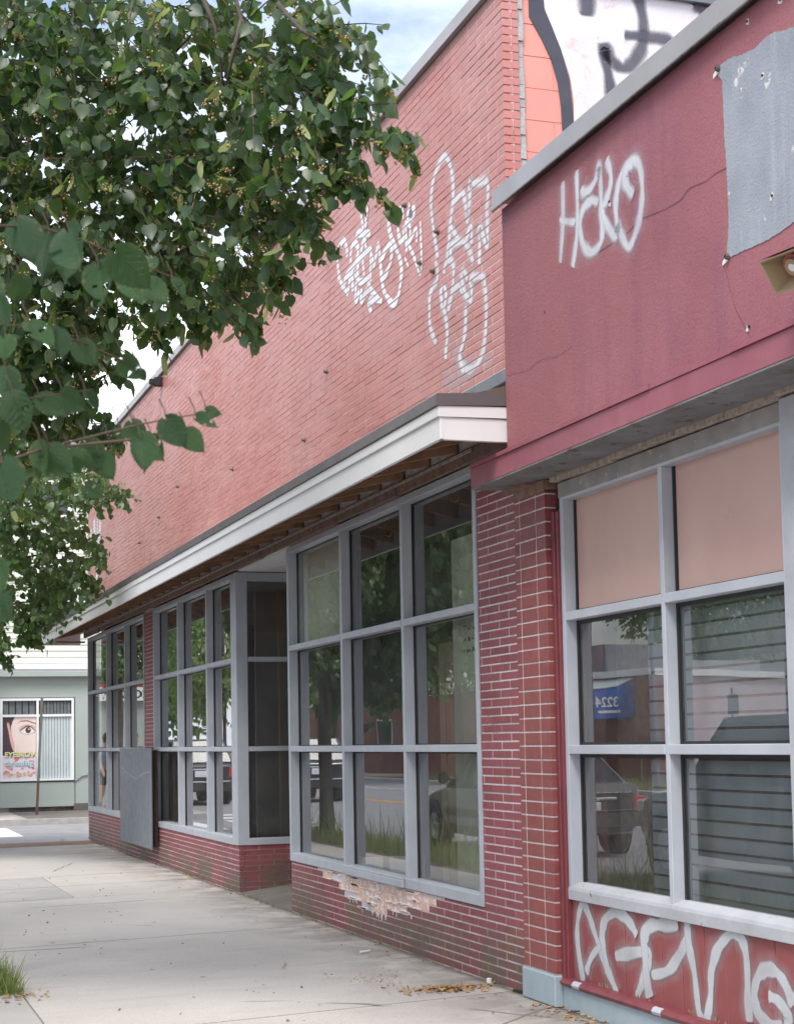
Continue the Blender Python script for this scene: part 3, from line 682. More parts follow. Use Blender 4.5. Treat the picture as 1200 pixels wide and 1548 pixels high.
# ---- shop windows
def window(parent, t0, t1, z0, z1, vm, hm, face=-.012, noglass=9, fr=.052, mat=None, sill=True, glassx=.078, mw=.024, gw=.011, name='shop_window', label=None, head=None):
    mat = mat or M_frame
    hd = head or fr
    q = MB()
    q.box(face, glassx+.04, t0, t0+fr, z0, z1); q.box(face, glassx+.04, t1-fr, t1, z0, z1)
    q.box(face+.001, glassx+.039, t0+fr-.001, t1-fr+.001, z0, z0+fr+.018); q.box(face+.001, glassx+.039, t0+fr-.001, t1-fr+.001, z1-hd, z1)
    W_ = q.build(name, mat, parent, label=label, bevel=.003)
    ys = [t0+fr/2]+list(vm)+[t1-fr/2]; zs = [z0+fr/2]+list(hm)+[z1-fr/2]
    for y in vm:
        bx('mullion', mat, W_, face+.006, glassx+.035, y-mw, y+mw, z0+fr, z1-hd+.002, bevel=.003)
    for z in hm:
        for a, b in zip(ys[:-1], ys[1:]):
            bx('rail', mat, W_, face+.002, glassx+.032, a+mw+.0005, b-mw-.0005, z-.024, z+.024, bevel=.003)
    for a, b in zip(ys[:-1], ys[1:]):
        for c_, d in zip(zs[:-1], zs[1:]):
            A, B, Cc, D = a+mw+.001, b-mw-.001, c_+.0245, d-.0245
            if Cc > noglass:
                bx('tan_panel', M_pink, W_, glassx, glassx+.012, A, B, Cc, D-.04)
            else:
                g = MB()
                g.box(glassx, glassx+.006, A, B, Cc, D)
                g.mi = [1]*6; g.mi[5] = 0
                g.build('glass_pane', [M_glass, M_clear], W_)
            k = MB(); w = gw
            k.box(glassx-.010,glassx-.001,A-.001,A+w,Cc,D); k.box(glassx-.010,glassx-.001,B-w,B+.001,Cc,D)
            k.box(glassx-.009,glassx-.0015,A+w,B-w,Cc-.001,Cc+w*.7); k.box(glassx-.009,glassx-.0015,A+w,B-w,D-w,D+.001)
            k.build('gasket', M_gasket, W_)
    if sill:
        k = MB(); k.prism([(face-.02,z0),(face-.02,z0+.02),(face+.004,z0+.045),(face+.004,z0)], 'y', t0, t1)
        k.build('window_sill', mat, W_)
    return W_
window(shop, 21.22, 26.28, .462, 3.19, [22.77, 24.40], [1.42, 2.315], sill=False)
window(shop, 16.19, 20.56, .462, 3.19, [17.44, 19.02], [1.42, 2.315], sill=False)
w2 = window(shop, 9.475, 14.03, .445, 3.20, [10.925, 12.412], [1.42, 2.305], sill=False)
q = MB(); q.box(-.035,-.012,10.95,12.38,.447,.50); q.box(-.028,-.012,10.955,12.36,.50,.515)
q.build('window_sill', M_frame, w2, bevel=.004)
# corner post and entrance recess
bx('corner_post', M_frame, shop, -.014, .105, 15.995, 16.188, .466, 3.19, bevel=.004)
rec = MB(); rec.box(.105, 1.25, 15.99, 16.07, .466, .535); rec.box(.105, 1.25, 15.99, 16.07, 3.10, 3.19); rec.box(1.2,1.25,15.991,16.069,.53,3.1)
rec = rec.build('recess_window', M_frame, shop, bevel=.003)
for z in (1.42, 2.315):
    bx('rail', M_frame, rec, .106, 1.2, 15.993, 16.06, z-.024, z+.024)
for a, b in ((.536,1.395),(1.445,2.29),(2.34,3.099)):
    g = MB(); g.box(.108, 1.198, 16.03, 16.036, a, b); g.mi = [1]*6; g.mi[2] = 0
    g.build('glass_pane', [M_glass, M_clear], rec)
bx('recess_window', M_frame, shop, .10, 1.25, 13.96, 14.03, .45, 3.19)
bx('recess_ceiling', M_ceil, shop, -.0, 1.3, 14.03, 16.2, 3.215, 3.24)
for i in range(4):
    bx('ceiling_board', M_ceil, shop, .02+i*.31, .02+i*.31+.305, 14.03, 15.99, 3.197, 3.2145)
door = bx('entrance_door', M_frame, shop, 1.25, 1.31, 14.06, 15.98, .12, 3.19)
bx('door_glass', M_glass, door, 1.24, 1.249, 14.3, 15.75, .4, 2.3)
ramp = MB(); ramp.prism([(-.0,.004),(1.25,.16),(1.25,-.05),(0,-.05)], 'y', 14.035, 15.995)
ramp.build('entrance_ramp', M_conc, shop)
# ---- canopy
cano = MB()
cano.add([(-.635,8.40,3.345),(0.0,8.40,3.52),(0.0,27.15,3.52),(-.635,27.15,3.345),(-.635,8.40,3.31),(0.0,8.40,3.445),(0.0,27.15,3.445),(-.635,27.15,3.31)],
         [(0,1,2,3),(7,6,5,4),(0,4,5,1),(1,5,6,2),(2,6,7,3),(3,7,4,0)])
cano = cano.build('canopy', M_deck, shop)
CY0, CY1 = 8.385, 27.2
def fas(name, m, x0, x1, z0, z1):
    q = MB(); q.box(x0, x1, CY0, CY1, z0, z1); q.build(name, m, cano, bevel=.004)
    return
fas('drip_edge', M_drip, -.662, -.60, 3.318, 3.385)
fas('trim_board', M_fascia, -.652, -.612, 3.258, 3.317)
fas('fascia_board', M_fascia, -.640, -.615, 3.132, 3.2575)
for nm, m, y0, z0, z1, rise in (('drip_edge',M_drip,CY0-.012,3.318,3.385,.03),('trim_board',M_fascia,CY0-.006,3.258,3.317,.012),('fascia_board',M_fascia,CY0+.002,3.132,3.2575,.0)):
    q = MB(); q.prism([(-.66 if nm=='drip_edge' else -.650 if nm=='trim_board' else -.6395,z0),(-.2,z0+rise*.6),(-.2,z1+rise),(-.66 if nm=='drip_edge' else -.650 if nm=='trim_board' else -.6395,z1)], 'y', y0, y0+.035)
    q.build(nm, m, cano)
bx('fascia_board', M_fascia, cano, -.63, 0, CY1-.03, CY1-.001, 3.135, 3.33)
y = 8.62; k = 0
while y < 27.0:
    q = MB(); q.prism([(-.61,3.18),(-.045,3.305+random.uniform(-.008,.006)),(-.045,3.434),(-.61,3.314)], 'y', y, y+.042)
    q.build('joist', M_joist, cano)
    bx('blocking', M_block, cano, -.040, -.012, y+.05, y+.50, 3.2965+random.uniform(0,.004), 3.438)
    y += .525; k += 1
q = MB()
yy = 8.45
while yy < 26.4:
    l = random.uniform(.5,1.6); a = random.uniform(-.006,.008)
    q.box(-.052+a, -.0125, yy, min(26.4,yy+l)-.003, 3.205+a*.8, 3.294+a*.3); yy += l
q.build('wall_plate', M_plate, shop)
q = MB(); q.box(-.062,-.053,9.4,26.2,3.262,3.282); q.build('cracked_lath', M_rot, cano)
bx('loose_board', M_joist, cano, -.5, -.05, 26.25, 26.4, 3.12, 3.14)
q = MB(); q.prism([(-.02,3.50),(-.012,3.685),(-.001,3.685),(-.001,3.47),(-.10,3.44),(-.10,3.455)],'y',8.40,26.35); q.build('wall_flashing', M_lead, shop)
q = MB(); q.box(-.030,-.0215,8.42,26.3,3.585,3.60); q.build('flashing_seam', M_black, shop)

# ---- spray paint: thin paint films on the wall, soft at the edge
def spline(pts, n=7):
    if len(pts) < 3: 
        a, b = pts[0], pts[-1]; return [(a[0]+(b[0]-a[0])*i/6, a[1]+(b[1]-a[1])*i/6) for i in range(7)]
    P = [pts[0]]+list(pts)+[pts[-1]]; out = []
    for i in range(1, len(P)-2):
        p0,p1,p2,p3 = P[i-1],P[i],P[i+1],P[i+2]
        for k in range(n):
            t = k/n
            out.append(tuple(.5*((2*p1[j])+(-p0[j]+p2[j])*t+(2*p0[j]-5*p1[j]+4*p2[j]-p3[j])*t*t+(-p0[j]+3*p1[j]-3*p2[j]+p3[j])*t**3) for j in (0,1)))
    out.append(pts[-1]); return out
def spray(parent, strokes, width, m, plane, axis='x', name='graffiti_stroke', label=None, off=.0022):
    V, F, E = [], [], []
    for si, st in enumerate(strokes):
        w0 = width[si] if hasattr(width,'__len__') else width
        p = spline(st)
        d0 = plane-off-si*.00025
        n = len(p); o = len(V)
        for i in range(n):
            a, b = p[max(i-1,0)], p[min(i+1,n-1)]
            dx, dz = b[0]-a[0], b[1]-a[1]; l = math.hypot(dx,dz) or 1
            nx, nz = -dz/l, dx/l
            w = w0*.5*(1+.16*math.sin(i*.31+si*2)+.10*math.sin(i*.83+si))*(.75 if i in (0,n-1) else 1)
            for s_ in (-1,0,1):
                u, z = p[i][0]+nx*w*s_, p[i][1]+nz*w*s_
                V.append((d0,u,z) if axis == 'x' else (u,d0,z)); E.append(float(s_) if 0 < i < n-1 else 1.0*(s_ or .55))
        for i in range(n-1):
            for s_ in (0,1):
                q0 = o+i*3+s_
                F.append((q0,q0+1,q0+4,q0+3))
    me = bpy.data.meshes.new(name); rl = root_loc(parent)
    me.from_pydata([(v[0]-rl.x,v[1]-rl.y,v[2]-rl.z) for v in V], [], F); me.materials.append(m)
    at = me.attributes.new('edge','FLOAT','POINT'); at.data.foreach_set('value', E)
    o = bpy.data.objects.new(name, me); C.objects.link(o); o.parent = parent
    if label: o['label'] = label
    return o
spray(shop, TAG_SCRAWL, .074, M_sprayb, 0, name='graffiti_tag', label='white scrawled tag with a long hook, beside the leaves')
spray(shop, TAG_SMALL, [.062,.14,.055,.046,.046,.036], M_sprayb, 0, name='graffiti_tag', label='small thin white tag')
spray(shop, TAG_TALL1, .078, M_sprayt, 0, name='graffiti_tag', label='tall looping white tag, upper half')
spray(shop, TAG_TALL2, .078, M_sprayt, 0, name='graffiti_tag', label='tall looping white tag, lower half')
M_over = spray_mat('faint overspray', (.62,.60,.68), .34, True)
spray(shop, [[(10.02,3.85),(9.75,3.80),(9.45,3.80)],[(9.8,4.0),(9.6,3.84),(9.35,3.82)],[(9.3,3.80),(9.15,3.78)]], .17, M_over, 0, name='overspray')
q = MB()
FAR_TAG = [[(25.9,4.9),(25.95,4.3)],[(25.6,5.0),(25.3,4.2),(25.5,3.85)],[(25.2,5.1),(25.25,4.4),(24.9,4.9)]]
spray(shop, FAR_TAG, .22, M_sprayb, 0, name='graffiti_tag', label='white tag at the far end of the upper wall')
M_halo = spray_mat('spray mist', (.66,.68,.74), .15)
M_halob = spray_mat('spray mist on brick', (.74,.76,.80), .15, True)
M_halog = spray_mat('grey spray mist', (.47,.50,.53), .22)
for tg in (TAG_TALL1, TAG_TALL2): spray(shop, tg, .19, M_halob, 0, name='overspray', off=.0014)
def poly_film(parent, pts, m, plane, th, name, axis='y'):
    q = MB(); q.prism(pts, axis, plane-th, plane+.002); return q.build(name, m, parent)
poly_film(shop, MURAL_FILL[0], M_murw, 8.896, .0015, 'mural_paint')
poly_film(shop, MURAL_FILL[1], M_murk, 8.8945, .0012, 'mural_outline')
spray(shop, MURAL_LINES, [.125,.105,.10,.085,.12], M_sprayk, 8.893, 'y', name='mural_stroke')

# ---- things behind the glass of the middle window
def tagbx(name, m, label, cat, *d, **k):
    return tag(MB().box(*d).build(name, m, **k), label, cat)
tagbx('drywall_sheet', M_drywall, 'tall pale drywall sheet behind the right glass of the middle window', 'drywall', .26, .285, 9.55, 10.62, .17, 2.86)
tagbx('wall_panel', M_drywall, 'pale square panel behind the top left pane of the middle window', 'panel', .125, .14, 12.45, 13.95, 2.30, 3.13)
dr = thing('loose_door', 'tan panelled door leaning inside behind the middle window', 'door', (.7, 11.5, .17))
bx('door_leaf', M_tan, dr, .70, .74, 10.9, 12.1, .17, 2.23)
for a, b in ((11.02,11.42),(11.58,11.98)):
    for c_, d in ((.35,1.1),(1.25,2.1)):
        q = MB(); q.box(.69,.701,a,b,c_,c_+.03); q.box(.69,.701,a,b,d-.03,d); q.box(.69,.701,a,a+.03,c_+.03,d-.03); q.box(.69,.701,b-.03,b,c_+.03,d-.03)
        q.build('door_moulding', M_tan, dr)
for y in (15.0, 17.0, 14.2):
    tagbx('stud', M_tan, {15.0:'bare wooden stud in the dark shop, middle one of three',17.0:'bare wooden stud in the dark shop, farthest of three',14.2:'bare wooden stud in the dark shop, nearest of three'}[y], 'stud', .9, .96, y, y+.09, .16, 3.38)
# illegible handwriting on the drywall
strokes = []
rs = random.Random(5)
for row, z in enumerate((2.23, 2.15, 2.075)):
    y = 10.42
    while y > 9.9:
        n = rs.randint(3,6); pts = []
        for i in range(n):
            pts.append((y-i*.014, z+rs.uniform(-.016,.02)))
        strokes.append(pts); y -= n*.014+rs.choice([.008,.02])
dw = bpy.data.objects['drywall_sheet']
q = MB()
for st_ in strokes: q.tube([(.258,a,b) for a,b in spline(st_,3)], .0028, 4)
q.build('handwriting', M_black, dw, local=True)
for i, (y, z) in enumerate(((10.2,3.19),(11.6,3.13))):
    o = MB().tube([(.12,y,z),(.12,y+.03,z-.05),(.12,y+.02,z-.11),(.12,y-.05,z-.135),(.12,y-.11,z-.12),(.12,y-.12,z-.09)], .006, 6).build('cable_hook', flat('yellow cable',(.45,.27,.05)))
    tag(o, ['yellow cable end hanging inside the top right pane','yellow cable end hanging inside the top middle pane'][i], 'cable', 'cable ends hanging inside the middle window')

# ------------------------------------------------------------------ plywood sheet on the far windows
pw = thing('plywood_sheet', 'dark grey plywood sheet fixed over the brick pier between the far windows', 'board', (-.10, 21.4, .19))
bx('sheet', M_plyw, pw, -.112, -.094, 20.21, 22.56, .19, 1.437, bevel=.002)
bx('batten', M_plyedge, pw, -.093,-.015,20.27,20.34,.22,1.41); bx('batten', M_plyedge, pw, -.093,-.015,22.4,22.5,.22,1.41)
spray(pw, [[(22.5,1.20),(22.1,1.12),(21.7,1.08),(21.3,1.04),(20.9,1.10),(20.5,1.13),(20.25,1.15)]], .07, spray_mat('pale scuff',(.40,.43,.46),.55), -.112, name='paint_drip')

# ------------------------------------------------------------------ stucco shop
st = thing('stucco_shop', 'low maroon stucco shop front with large grey framed window and red plank base', 'building', (0, 6, 0))
SX = -.25
bx('stucco_wall', M_stucco, st, SX, .12, -3, 8.37, 3.06, 4.46, bevel=.006)
cp = MB(); cp.prism([(SX-.045,4.452),(SX-.045,4.565),(.2,4.59),(.2,4.50),(SX-.03,4.50),(SX-.03,4.452)], 'y', -3, 8.40); cp.build('roof_coping', M_coping, st, bevel=.003)
bx('coping_lip', M_steel, st, SX-.048, SX-.040, -3, 8.402, 4.447, 4.455)
bx('coping_joint', M_coping, st, SX-.0475, SX-.03, 5.86, 5.93, 4.458, 4.562)
bx('roof', M_roof, st, .12, 10, -3, 8.87, 4.0, 4.2)
bx('fascia_board', M_flange, st, -.285, SX+.05, -3, 8.84, 2.935, 3.052, bevel=.004)
q = MB(); yy = -3
while yy < 8.84:
    l = random.uniform(.5,1.1); a = random.uniform(-.003,.003); q.box(-.293+a, SX+.01, yy, min(8.838,yy+l)-.004, 3.052, 3.078+a*1.5); yy += l
q.build('fascia_cap', M_flange, st)
bx('soffit', M_soffit, st, SX+.05, .12, -3, 8.84, 2.93, 2.945)
bx('soffit', M_soffit, st, -.284, SX+.05, -3, 8.83, 2.926, 2.9345)
q = MB(); yy = -3; 
while yy < 8.3:
    l = random.uniform(.06,.5); a = random.uniform(0,.022); q.box(.01+a-.03, .05, yy, yy+l, 2.908-a*.5, 2.93); yy += l+.002
q.build('rotten_trim', M_rot, st)
# pier of stacked bricks with its plinth
PC = .0785
z = .172; i = 0
while z < 2.86:
    h = min(PC, 2.87-z)
    for (a, b, x1) in ((8.740,8.81,.0),(8.508,8.729,.02),(8.37,8.497,.052)):
        x0 = -.03+random.uniform(-.0012,.0012)
        o = MB().box(x0, x1, a, b, z+.0085, z+h).build('pier_brick', M_pierbr, st, bevel=.002)
    z += PC; i += 1
bx('pier_mortar', M_mortar, st, -.0268, .04, 8.3735, 8.806, .172, 2.86)
bx('pier_top', M_plate, st, -.035, .05, 8.37, 8.8, 2.862, 2.925)
bx('pier_top', M_plate, st, -.09, .0, 8.5, 8.82, 2.912, 2.929)
bx('plinth', M_plinth, st, -.045, .06, 8.36, 8.815, 0, .171, bevel=.006)
q = MB(); q.box(.0,.056,8.325,8.366,.13,2.74); q.box(.012,.06,8.30,8.3245,.13,2.74); q.build('jamb_trim', M_redtrim, st, bevel=.004)
# big window
w3 = window(st, 6.0, 8.30, .60, 2.885, [7.135], [1.41, 2.145], face=.028, noglass=2.1, fr=.042, sill=False, glassx=.105, mw=.019, gw=.02, label='large grey framed window with tan panels above and slats below', head=.09)
w4 = window(st, 3.4, 5.74, .60, 2.885, [4.6], [1.41, 2.145], face=.028, noglass=2.1, fr=.042, sill=False, glassx=.105, mw=.019, gw=.02, head=.09)
w5 = window(st, .9, 3.14, .60, 2.885, [2.0], [1.41, 2.145], face=.028, noglass=2.1, fr=.042, sill=False, glassx=.105, mw=.019, gw=.02, head=.09)
for a, b in ((5.74,6.0),(3.14,3.4)):
    bx('window_post', M_frame_old, st, .005, .19, a+.001, b-.001, .60, 2.9, bevel=.005)
q = MB(); q.prism([(.023,.592),(.022,.645),(.028,.664),(.080,.686),(.135,.686),(.135,.592)], 'y', -1, 8.302); q.build('window_sill', M_frame_old, st, bevel=.003)
bx('window_head', M_head, st, .024, .1, -1, 8.305, 2.81, 2.892)
bx('slat_backing', M_groove, st, .262, .28, .9, 8.25, .60, 2.15)
z = .62
while z < 2.13:
    bx('slat', M_slat, st, random.uniform(.238,.242), .262, .9, 7.7, z, z+.061)
    z += .0745
q = MB(); q.box(.185,.27,8.12,8.24,.6,2.14); q.build('inner_brick_return', M_pierbr, st)
bx('display_floor', M_floor, st, .18, .40, .9, 8.25, .56, .6)
bx('display_ceiling', M_dark, st, .18, .40, .9, 8.27, 2.146, 2.17)
bx('shop_interior_wall', M_dark, st, .42, .5, -2.9, 8.3, 0, 4.0)
bx('party_wall', M_dark, st, .1, 10, 8.60, 8.86, 0, 4.4)
ys = [8.303,8.084,7.877,7.673,7.474,7.276,7.07,6.858,6.653,6.45,6.243,6.03,5.82,5.61,5.4,5.19,4.98,4.77,4.56,4.35,4.14,3.93,3.72,3.5]
for a, b in zip(ys[:-1], ys[1:]):
    x0 = .045+random.uniform(-.002,.002)
    bx('plank', M_board, st, x0, .075, b+.0035, a-.0035, .148+random.uniform(-.004,.004), .594, bevel=.003)
bx('plank_backing', M_black, st, .062, .11, 3.4, 8.32, .0, .59)
q = MB()
rs = random.Random(9)
for y in (7.95, 7.5, 6.95, 6.72):
    for k in range(9):
        yy = y+rs.uniform(-.1,.1); q.prism([(yy,.15),(yy+rs.uniform(.02,.06),.15),(yy+rs.uniform(0,.03),.15+rs.uniform(.008,.04))],'x',.040,.050)
q.build('rotten_splinter', M_plate, st, kind='stuff')
q = MB()
prof = [(.0,.118),(-.018,.128),(-.024,.143),(-.014,.158),(.0,.164),(.06,.165),(.06,.118)]
q.prism(prof, 'y', 3.4, 8.34); q.build('base_moulding', M_redtrim, st)
bx('base_course', M_plinth, st, .002, .08, 3.4, 8.345, -.02, .117)
for y in (8.14, 7.22):
    q = MB(); q.prism([(a-.0015,b+.0012) for a,b in prof[:5]]+[(.0,.15)], 'y', y-.04, y+.05); q.build('paint_smear', M_frame, st)
q = MB()
for (y,z) in ((2.5,2.83),(6.22,2.55)): q.tube([(.126,y,z),(.126,y-.015,z+.05),(.126,y-.02,z+.01)],.004,4)
q.build('panel_scratch', M_black, st)
spray(st, TAG_HAKO, [.062,.062,.066,.070,.070,.085], M_spray, SX, name='graffiti_tag', label='white sprayed word HaKO on the stucco')
spray(st, TAG_BOARD, [.062,.055,.07,.066,.085,.066,.066,.07,.066], M_sprayg, .043, name='graffiti_tag', label='large grey white tag across the planks')
spray(st, TAG_HAKO, .15, M_halo, SX, name='overspray', off=.0010)
spray(st, TAG_BOARD, .16, M_halog, .043, name='overspray', off=.0012)
M_crack = spray_mat('crack line', (.02,.012,.015), .95)
spray(st, CRACKS, [.0048,.003,.0026], M_crack, SX, name='crack')
pa = MB()
rs = random.Random(2)
pp = []
for (a, b), (c_, d) in zip(PATCH[0][:-1], PATCH[0][1:]):
    n = max(1,int(math.hypot(c_-a,d-b)/.012))
    for k in range(n):
        pp.append((a+(c_-a)*k/n+rs.uniform(-.003,.003), b+(d-b)*k/n+rs.uniform(-.003,.003)))
pp += [(3.2,3.46),(3.2,4.25)]
pa.prism(pp, 'x', SX-.003, SX+.004); pa.build('primer_patch', M_patch, st)
for (y,z) in ((5.955,4.30),(5.93,3.478)):
    q = MB(); q.lathe([(.005,-.02),(.012,-.019),(.014,-.006),(.016,.0)],10,'x',(SX,y,z)); q.build('bolt', M_steel, st)
    q = MB(); q.prism([(y,z-.015),(y+.05,z-.026),(y+.045,z-.008),(y+.02,z+.006)],'x',SX-.004,SX+.001); q.build('torn_caulk', M_fascia, st)
for (y,z) in ((5.62,4.13),(5.58,3.62),(7.02,4.06),(5.79,3.14),(5.2,4.42),(5.72,4.40),(5.47,4.38)):
    for k in range(2):
        aa = [rs.uniform(.4,1.1) for _ in range(8)]; cy_, cz_ = y+rs.uniform(-.012,.012), z+rs.uniform(-.014,.014)
        bxp = MB(); bxp.prism([(cy_+.011*aa[n]*math.cos(n*.785), cz_+.013*aa[n]*math.sin(n*.785)) for n in range(8)],'x',SX-.0042-.0006*k,SX+.001); bxp.build('chip', M_crust, st)
    q = MB(); q.lathe([(.001,-.0055),(.006,-.0052),(.007,.0)],8,'x',(SX-.0025,y-.004,z+.004)); q.build('hole', M_black, st)
# ------------------------------------------------------------------ horn loudspeaker
hs = thing('horn_speaker', 'tan horn loudspeaker on the stucco wall under the grey patch', 'loudspeaker', (SX, 5.1, 3.22))
def frustum(q, c0, c1, u, v, h0, w0, h1, w1, th=.0):
    """rectangular frustum from centre c0 to c1 spanned by u (width) and v (height)"""
    c0,c1,u,v = map(Vector,(c0,c1,u,v))
    P = [c0+u*a*w0+v*b*h0 for a,b in ((-1,-1),(1,-1),(1,1),(-1,1))]+[c1+u*a*w1+v*b*h1 for a,b in ((-1,-1),(1,-1),(1,1),(-1,1))]
    q.add(P, [(0,1,5,4),(1,2,6,5),(2,3,7,6),(3,0,4,7)])
hd = Vector((-.74,-.12,-.52)).normalized(); hu = hd.cross(Vector((0,0,1))).normalized(); hv = hu.cross(hd).normalized()
cc = Vector((-.43,5.225,3.20))
q = MB(); frustum(q, cc, cc-hd*.13, hu, hv, .072, .10, .03, .045); frustum(q, cc-hd*.001, cc-hd*.125, hu, hv, .066, .094, .026, .04)
frustum(q, cc, cc-hd*.001, hu, hv, .072, .10, .066, .094)
q.build('horn', M_horn, hs, bevel=.002)
q = MB(); q.tube([cc-hd*.15, cc-hd*.04], [.042,.034], 14); q.build('driver', M_horn, hs, smooth=False)
q = MB(); q.tube([cc-hd*.041, cc-hd*.037], [.016,.016], 12); q.build('badge', M_fascia, hs)
q = MB(); frustum(q, cc+hv*.004-hd*.004, cc-hd*.134+hv*.004, hu, hv, .074, .101, .032, .047); q.v = [v for v in q.v]; q.f = [q.f[2]]; q.mi=[0]
q.build('overpaint', M_hornpaint, hs)
q = MB(); q.tube([cc-hd*.12, cc-hd*.12+Vector((.09,-.02,.05)), Vector((SX,5.10,3.34))], .012, 8); q.build('bracket', M_hornpaint, hs)
q = MB(); q.tube([cc-hd*.05,cc-hd*.14],[.05,.06],12); q.build('housing', M_hornpaint, hs)
# ------------------------------------------------------------------ corner house across the side street
HY = 38.62
hs_ = thing('corner_house', 'pale cream sided house with sage green shop front across the side street', 'house', (2, 43, 0))
HX0, HX1 = -3.3, 9.0
bx('wall', M_green, hs_, HX0, HX1, HY+.02, 50, .10, 3.2)
bx('wall', M_cream, hs_, HX0+.03, HX1-.03, HY+.05, 50, 3.2, 9.05)
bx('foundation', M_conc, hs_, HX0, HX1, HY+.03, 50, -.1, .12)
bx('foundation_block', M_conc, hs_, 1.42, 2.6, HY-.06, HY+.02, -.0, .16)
z = 3.42
while z < 8.7:
    q = MB(); q.prism([(HY+.049,z),(HY+.022,z),(HY+.040,z+.143),(HY+.049,z+.143)],'x',HX0+.1,HX1-.1); q.build('clapboard', M_cream, hs_); z += .143
bx('corner_board', M_trim, hs_, HX0, HX0+.099, HY+.01, 49, 3.42, 8.8)
bx('cornice', M_trim, hs_, HX0-.05, HX1, HY-.16, HY+.02, 3.27, 3.40)
bx('cornice', M_trim, hs_, HX0-.05, HX1, HY-.11, HY+.02, 3.20, 3.27)
bx('cornice', M_green, hs_, HX0-.03, HX1, HY-.20, HY+.02, 3.10, 3.20)
bx('frieze', M_green, hs_, HX0, HX1, HY-.03, HY+.02, 2.62, 3.10)
bx('frieze_strip', M_green, hs_, HX0, HX1, HY-.045, HY-.03, 2.93, 2.97)
for a, b in ((-.95,-.28),(1.46,1.80),(1.83,1.95),(2.0,2.9),(-3.3,-3.0)):
    bx('pilaster', M_green, hs_, a, b, HY-.05, HY+.02, .16, 2.62)
bx('base_panel', M_green, hs_, -.25, 1.44, HY-.03, HY+.02, .14, .66)
bx('base_rail', M_green, hs_, -.27, 1.45, HY-.05, HY-.03, .10, .17)
bx('panel_shadow_gap', M_black, hs_, -.25, 1.44, HY-.031, HY-.02, .662, .68)
bx('roof', M_roof, hs_, HX0-.1, HX1+.1, HY+.03, 50.1, 9.05, 9.12)
bx('eave', M_trim, hs_, HX0-.2, HX1+.2, HY-.25, HY+.02, 8.8, 9.04)
def wframe(parent, x0, x1, z0, z1, y, vm=(), hm=(), fr=.05, name='window', depth=.06, mat=None):
    q = MB(); q.box(x0,x0+fr,y-depth,y,z0,z1); q.box(x1-fr,x1,y-depth,y,z0,z1); q.box(x0+fr,x1-fr,y-depth+.001,y,z0,z0+fr); q.box(x0+fr,x1-fr,y-depth+.001,y,z1-fr,z1)
    for v in vm: q.box(v-fr*.5,v+fr*.5,y-depth+.003,y,z0+fr,z1-fr)
    for h in hm: q.box(x0+fr,x1-fr,y-depth+.006,y,h-fr*.5,h+fr*.5)
    return q.build(name, mat or M_trim, parent)
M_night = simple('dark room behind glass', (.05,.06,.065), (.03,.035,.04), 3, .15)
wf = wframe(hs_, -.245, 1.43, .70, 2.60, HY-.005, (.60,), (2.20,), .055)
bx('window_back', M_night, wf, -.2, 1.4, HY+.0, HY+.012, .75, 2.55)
for i in range(9): bx('curtain_fold', M_curtain, wf, .66+i*.078, .66+i*.078+.062, HY-.02+.008*(i%2), HY-.004, 2.23, 2.52)
q = MB()
for i in range(11):
    q.prism([(.665+i*.066,HY-.028),(.665+i*.066+.058,HY-.012),(.665+i*.066+.058,HY-.006),(.665+i*.066,HY-.022)],'z',.76,2.165)
q.build('vertical_blind', M_blind, wf)
for i in range(5): bx('curtain_fold', M_curtain, wf, -.18+i*.15, -.18+i*.15+.12, HY-.012+.004*(i%2), HY-.004, 2.23, 2.54)
# poster with a face and lettering
P0, PW, PZ0, PH = -.188, .752, .758, 1.412
po = bx('poster', flat('poster skin',(.80,.62,.55)), wf, P0, P0+PW, HY-.030, HY-.026, PZ0, PZ0+PH)
def shape(name, pts, m, d): 
    q = MB(); q.prism([(P0+a*PW, PZ0+b*PH) for a,b in pts],'y',HY-.030-d,HY-.0295); return q.build(name, m, po)
def ell(cx, cy, rx, ry, n=20, a0=0, a1=2*math.pi): return [(cx+rx*math.cos(a0+(a1-a0)*i/n), cy+ry*math.sin(a0+(a1-a0)*i/n)) for i in range(n)]
m_hair = flat('poster hair',(.075,.045,.06)); m_ink = flat('poster ink',(.05,.035,.035)); m_iris = flat('poster iris',(.13,.06,.05))
shape('hair', [(0,.34),(.33,.34),(.36,.42),(.28,.50),(.27,.70),(.25,.84),(.30,.93),(.36,1),(0,1)], m_hair, .0008)
shape('ear', [(.36,.46),(.28,.50),(.22,.62),(.18,.76),(.13,.88),(.15,.92),(.19,.90),(.24,.80),(.30,.66),(.36,.55)], flat('poster ear',(.74,.44,.36)), .0016)
shape('cheek', [(.37,.40),(.30,.62),(.27,.80),(.31,.93),(.40,1),(1,1),(1,.40)], flat('poster face',(.82,.68,.62)), .0012)
shape('eyebrow', [(.42,.885),(.55,.925),(.75,.925),(1,.875),(1,.90),(.75,.95),(.55,.945)], flat('brow',(.36,.20,.17)), .0024)
shape('eye_shadow', ell(.76,.795,.27,.085), flat('eye shadow',(.62,.42,.38)), .0020)
shape('eye_white', [(.55,.755),(.62,.81),(.72,.845),(.84,.835),(.97,.77),(.88,.735),(.74,.72),(.63,.735)], flat('eye white',(.82,.80,.80)), .0028)
shape('eyelash', [(.50,.765),(.60,.82),(.72,.86),(.85,.85),(.99,.77),(.97,.77),(.84,.832),(.72,.84),(.62,.805)], m_ink, .0036)
shape('iris', ell(.765,.785,.085,.052), m_iris, .0032); shape('pupil', ell(.765,.785,.04,.026), m_ink, .004); shape('glint', ell(.785,.80,.02,.012,10), flat('glint',(.9,.9,.9)), .0046)
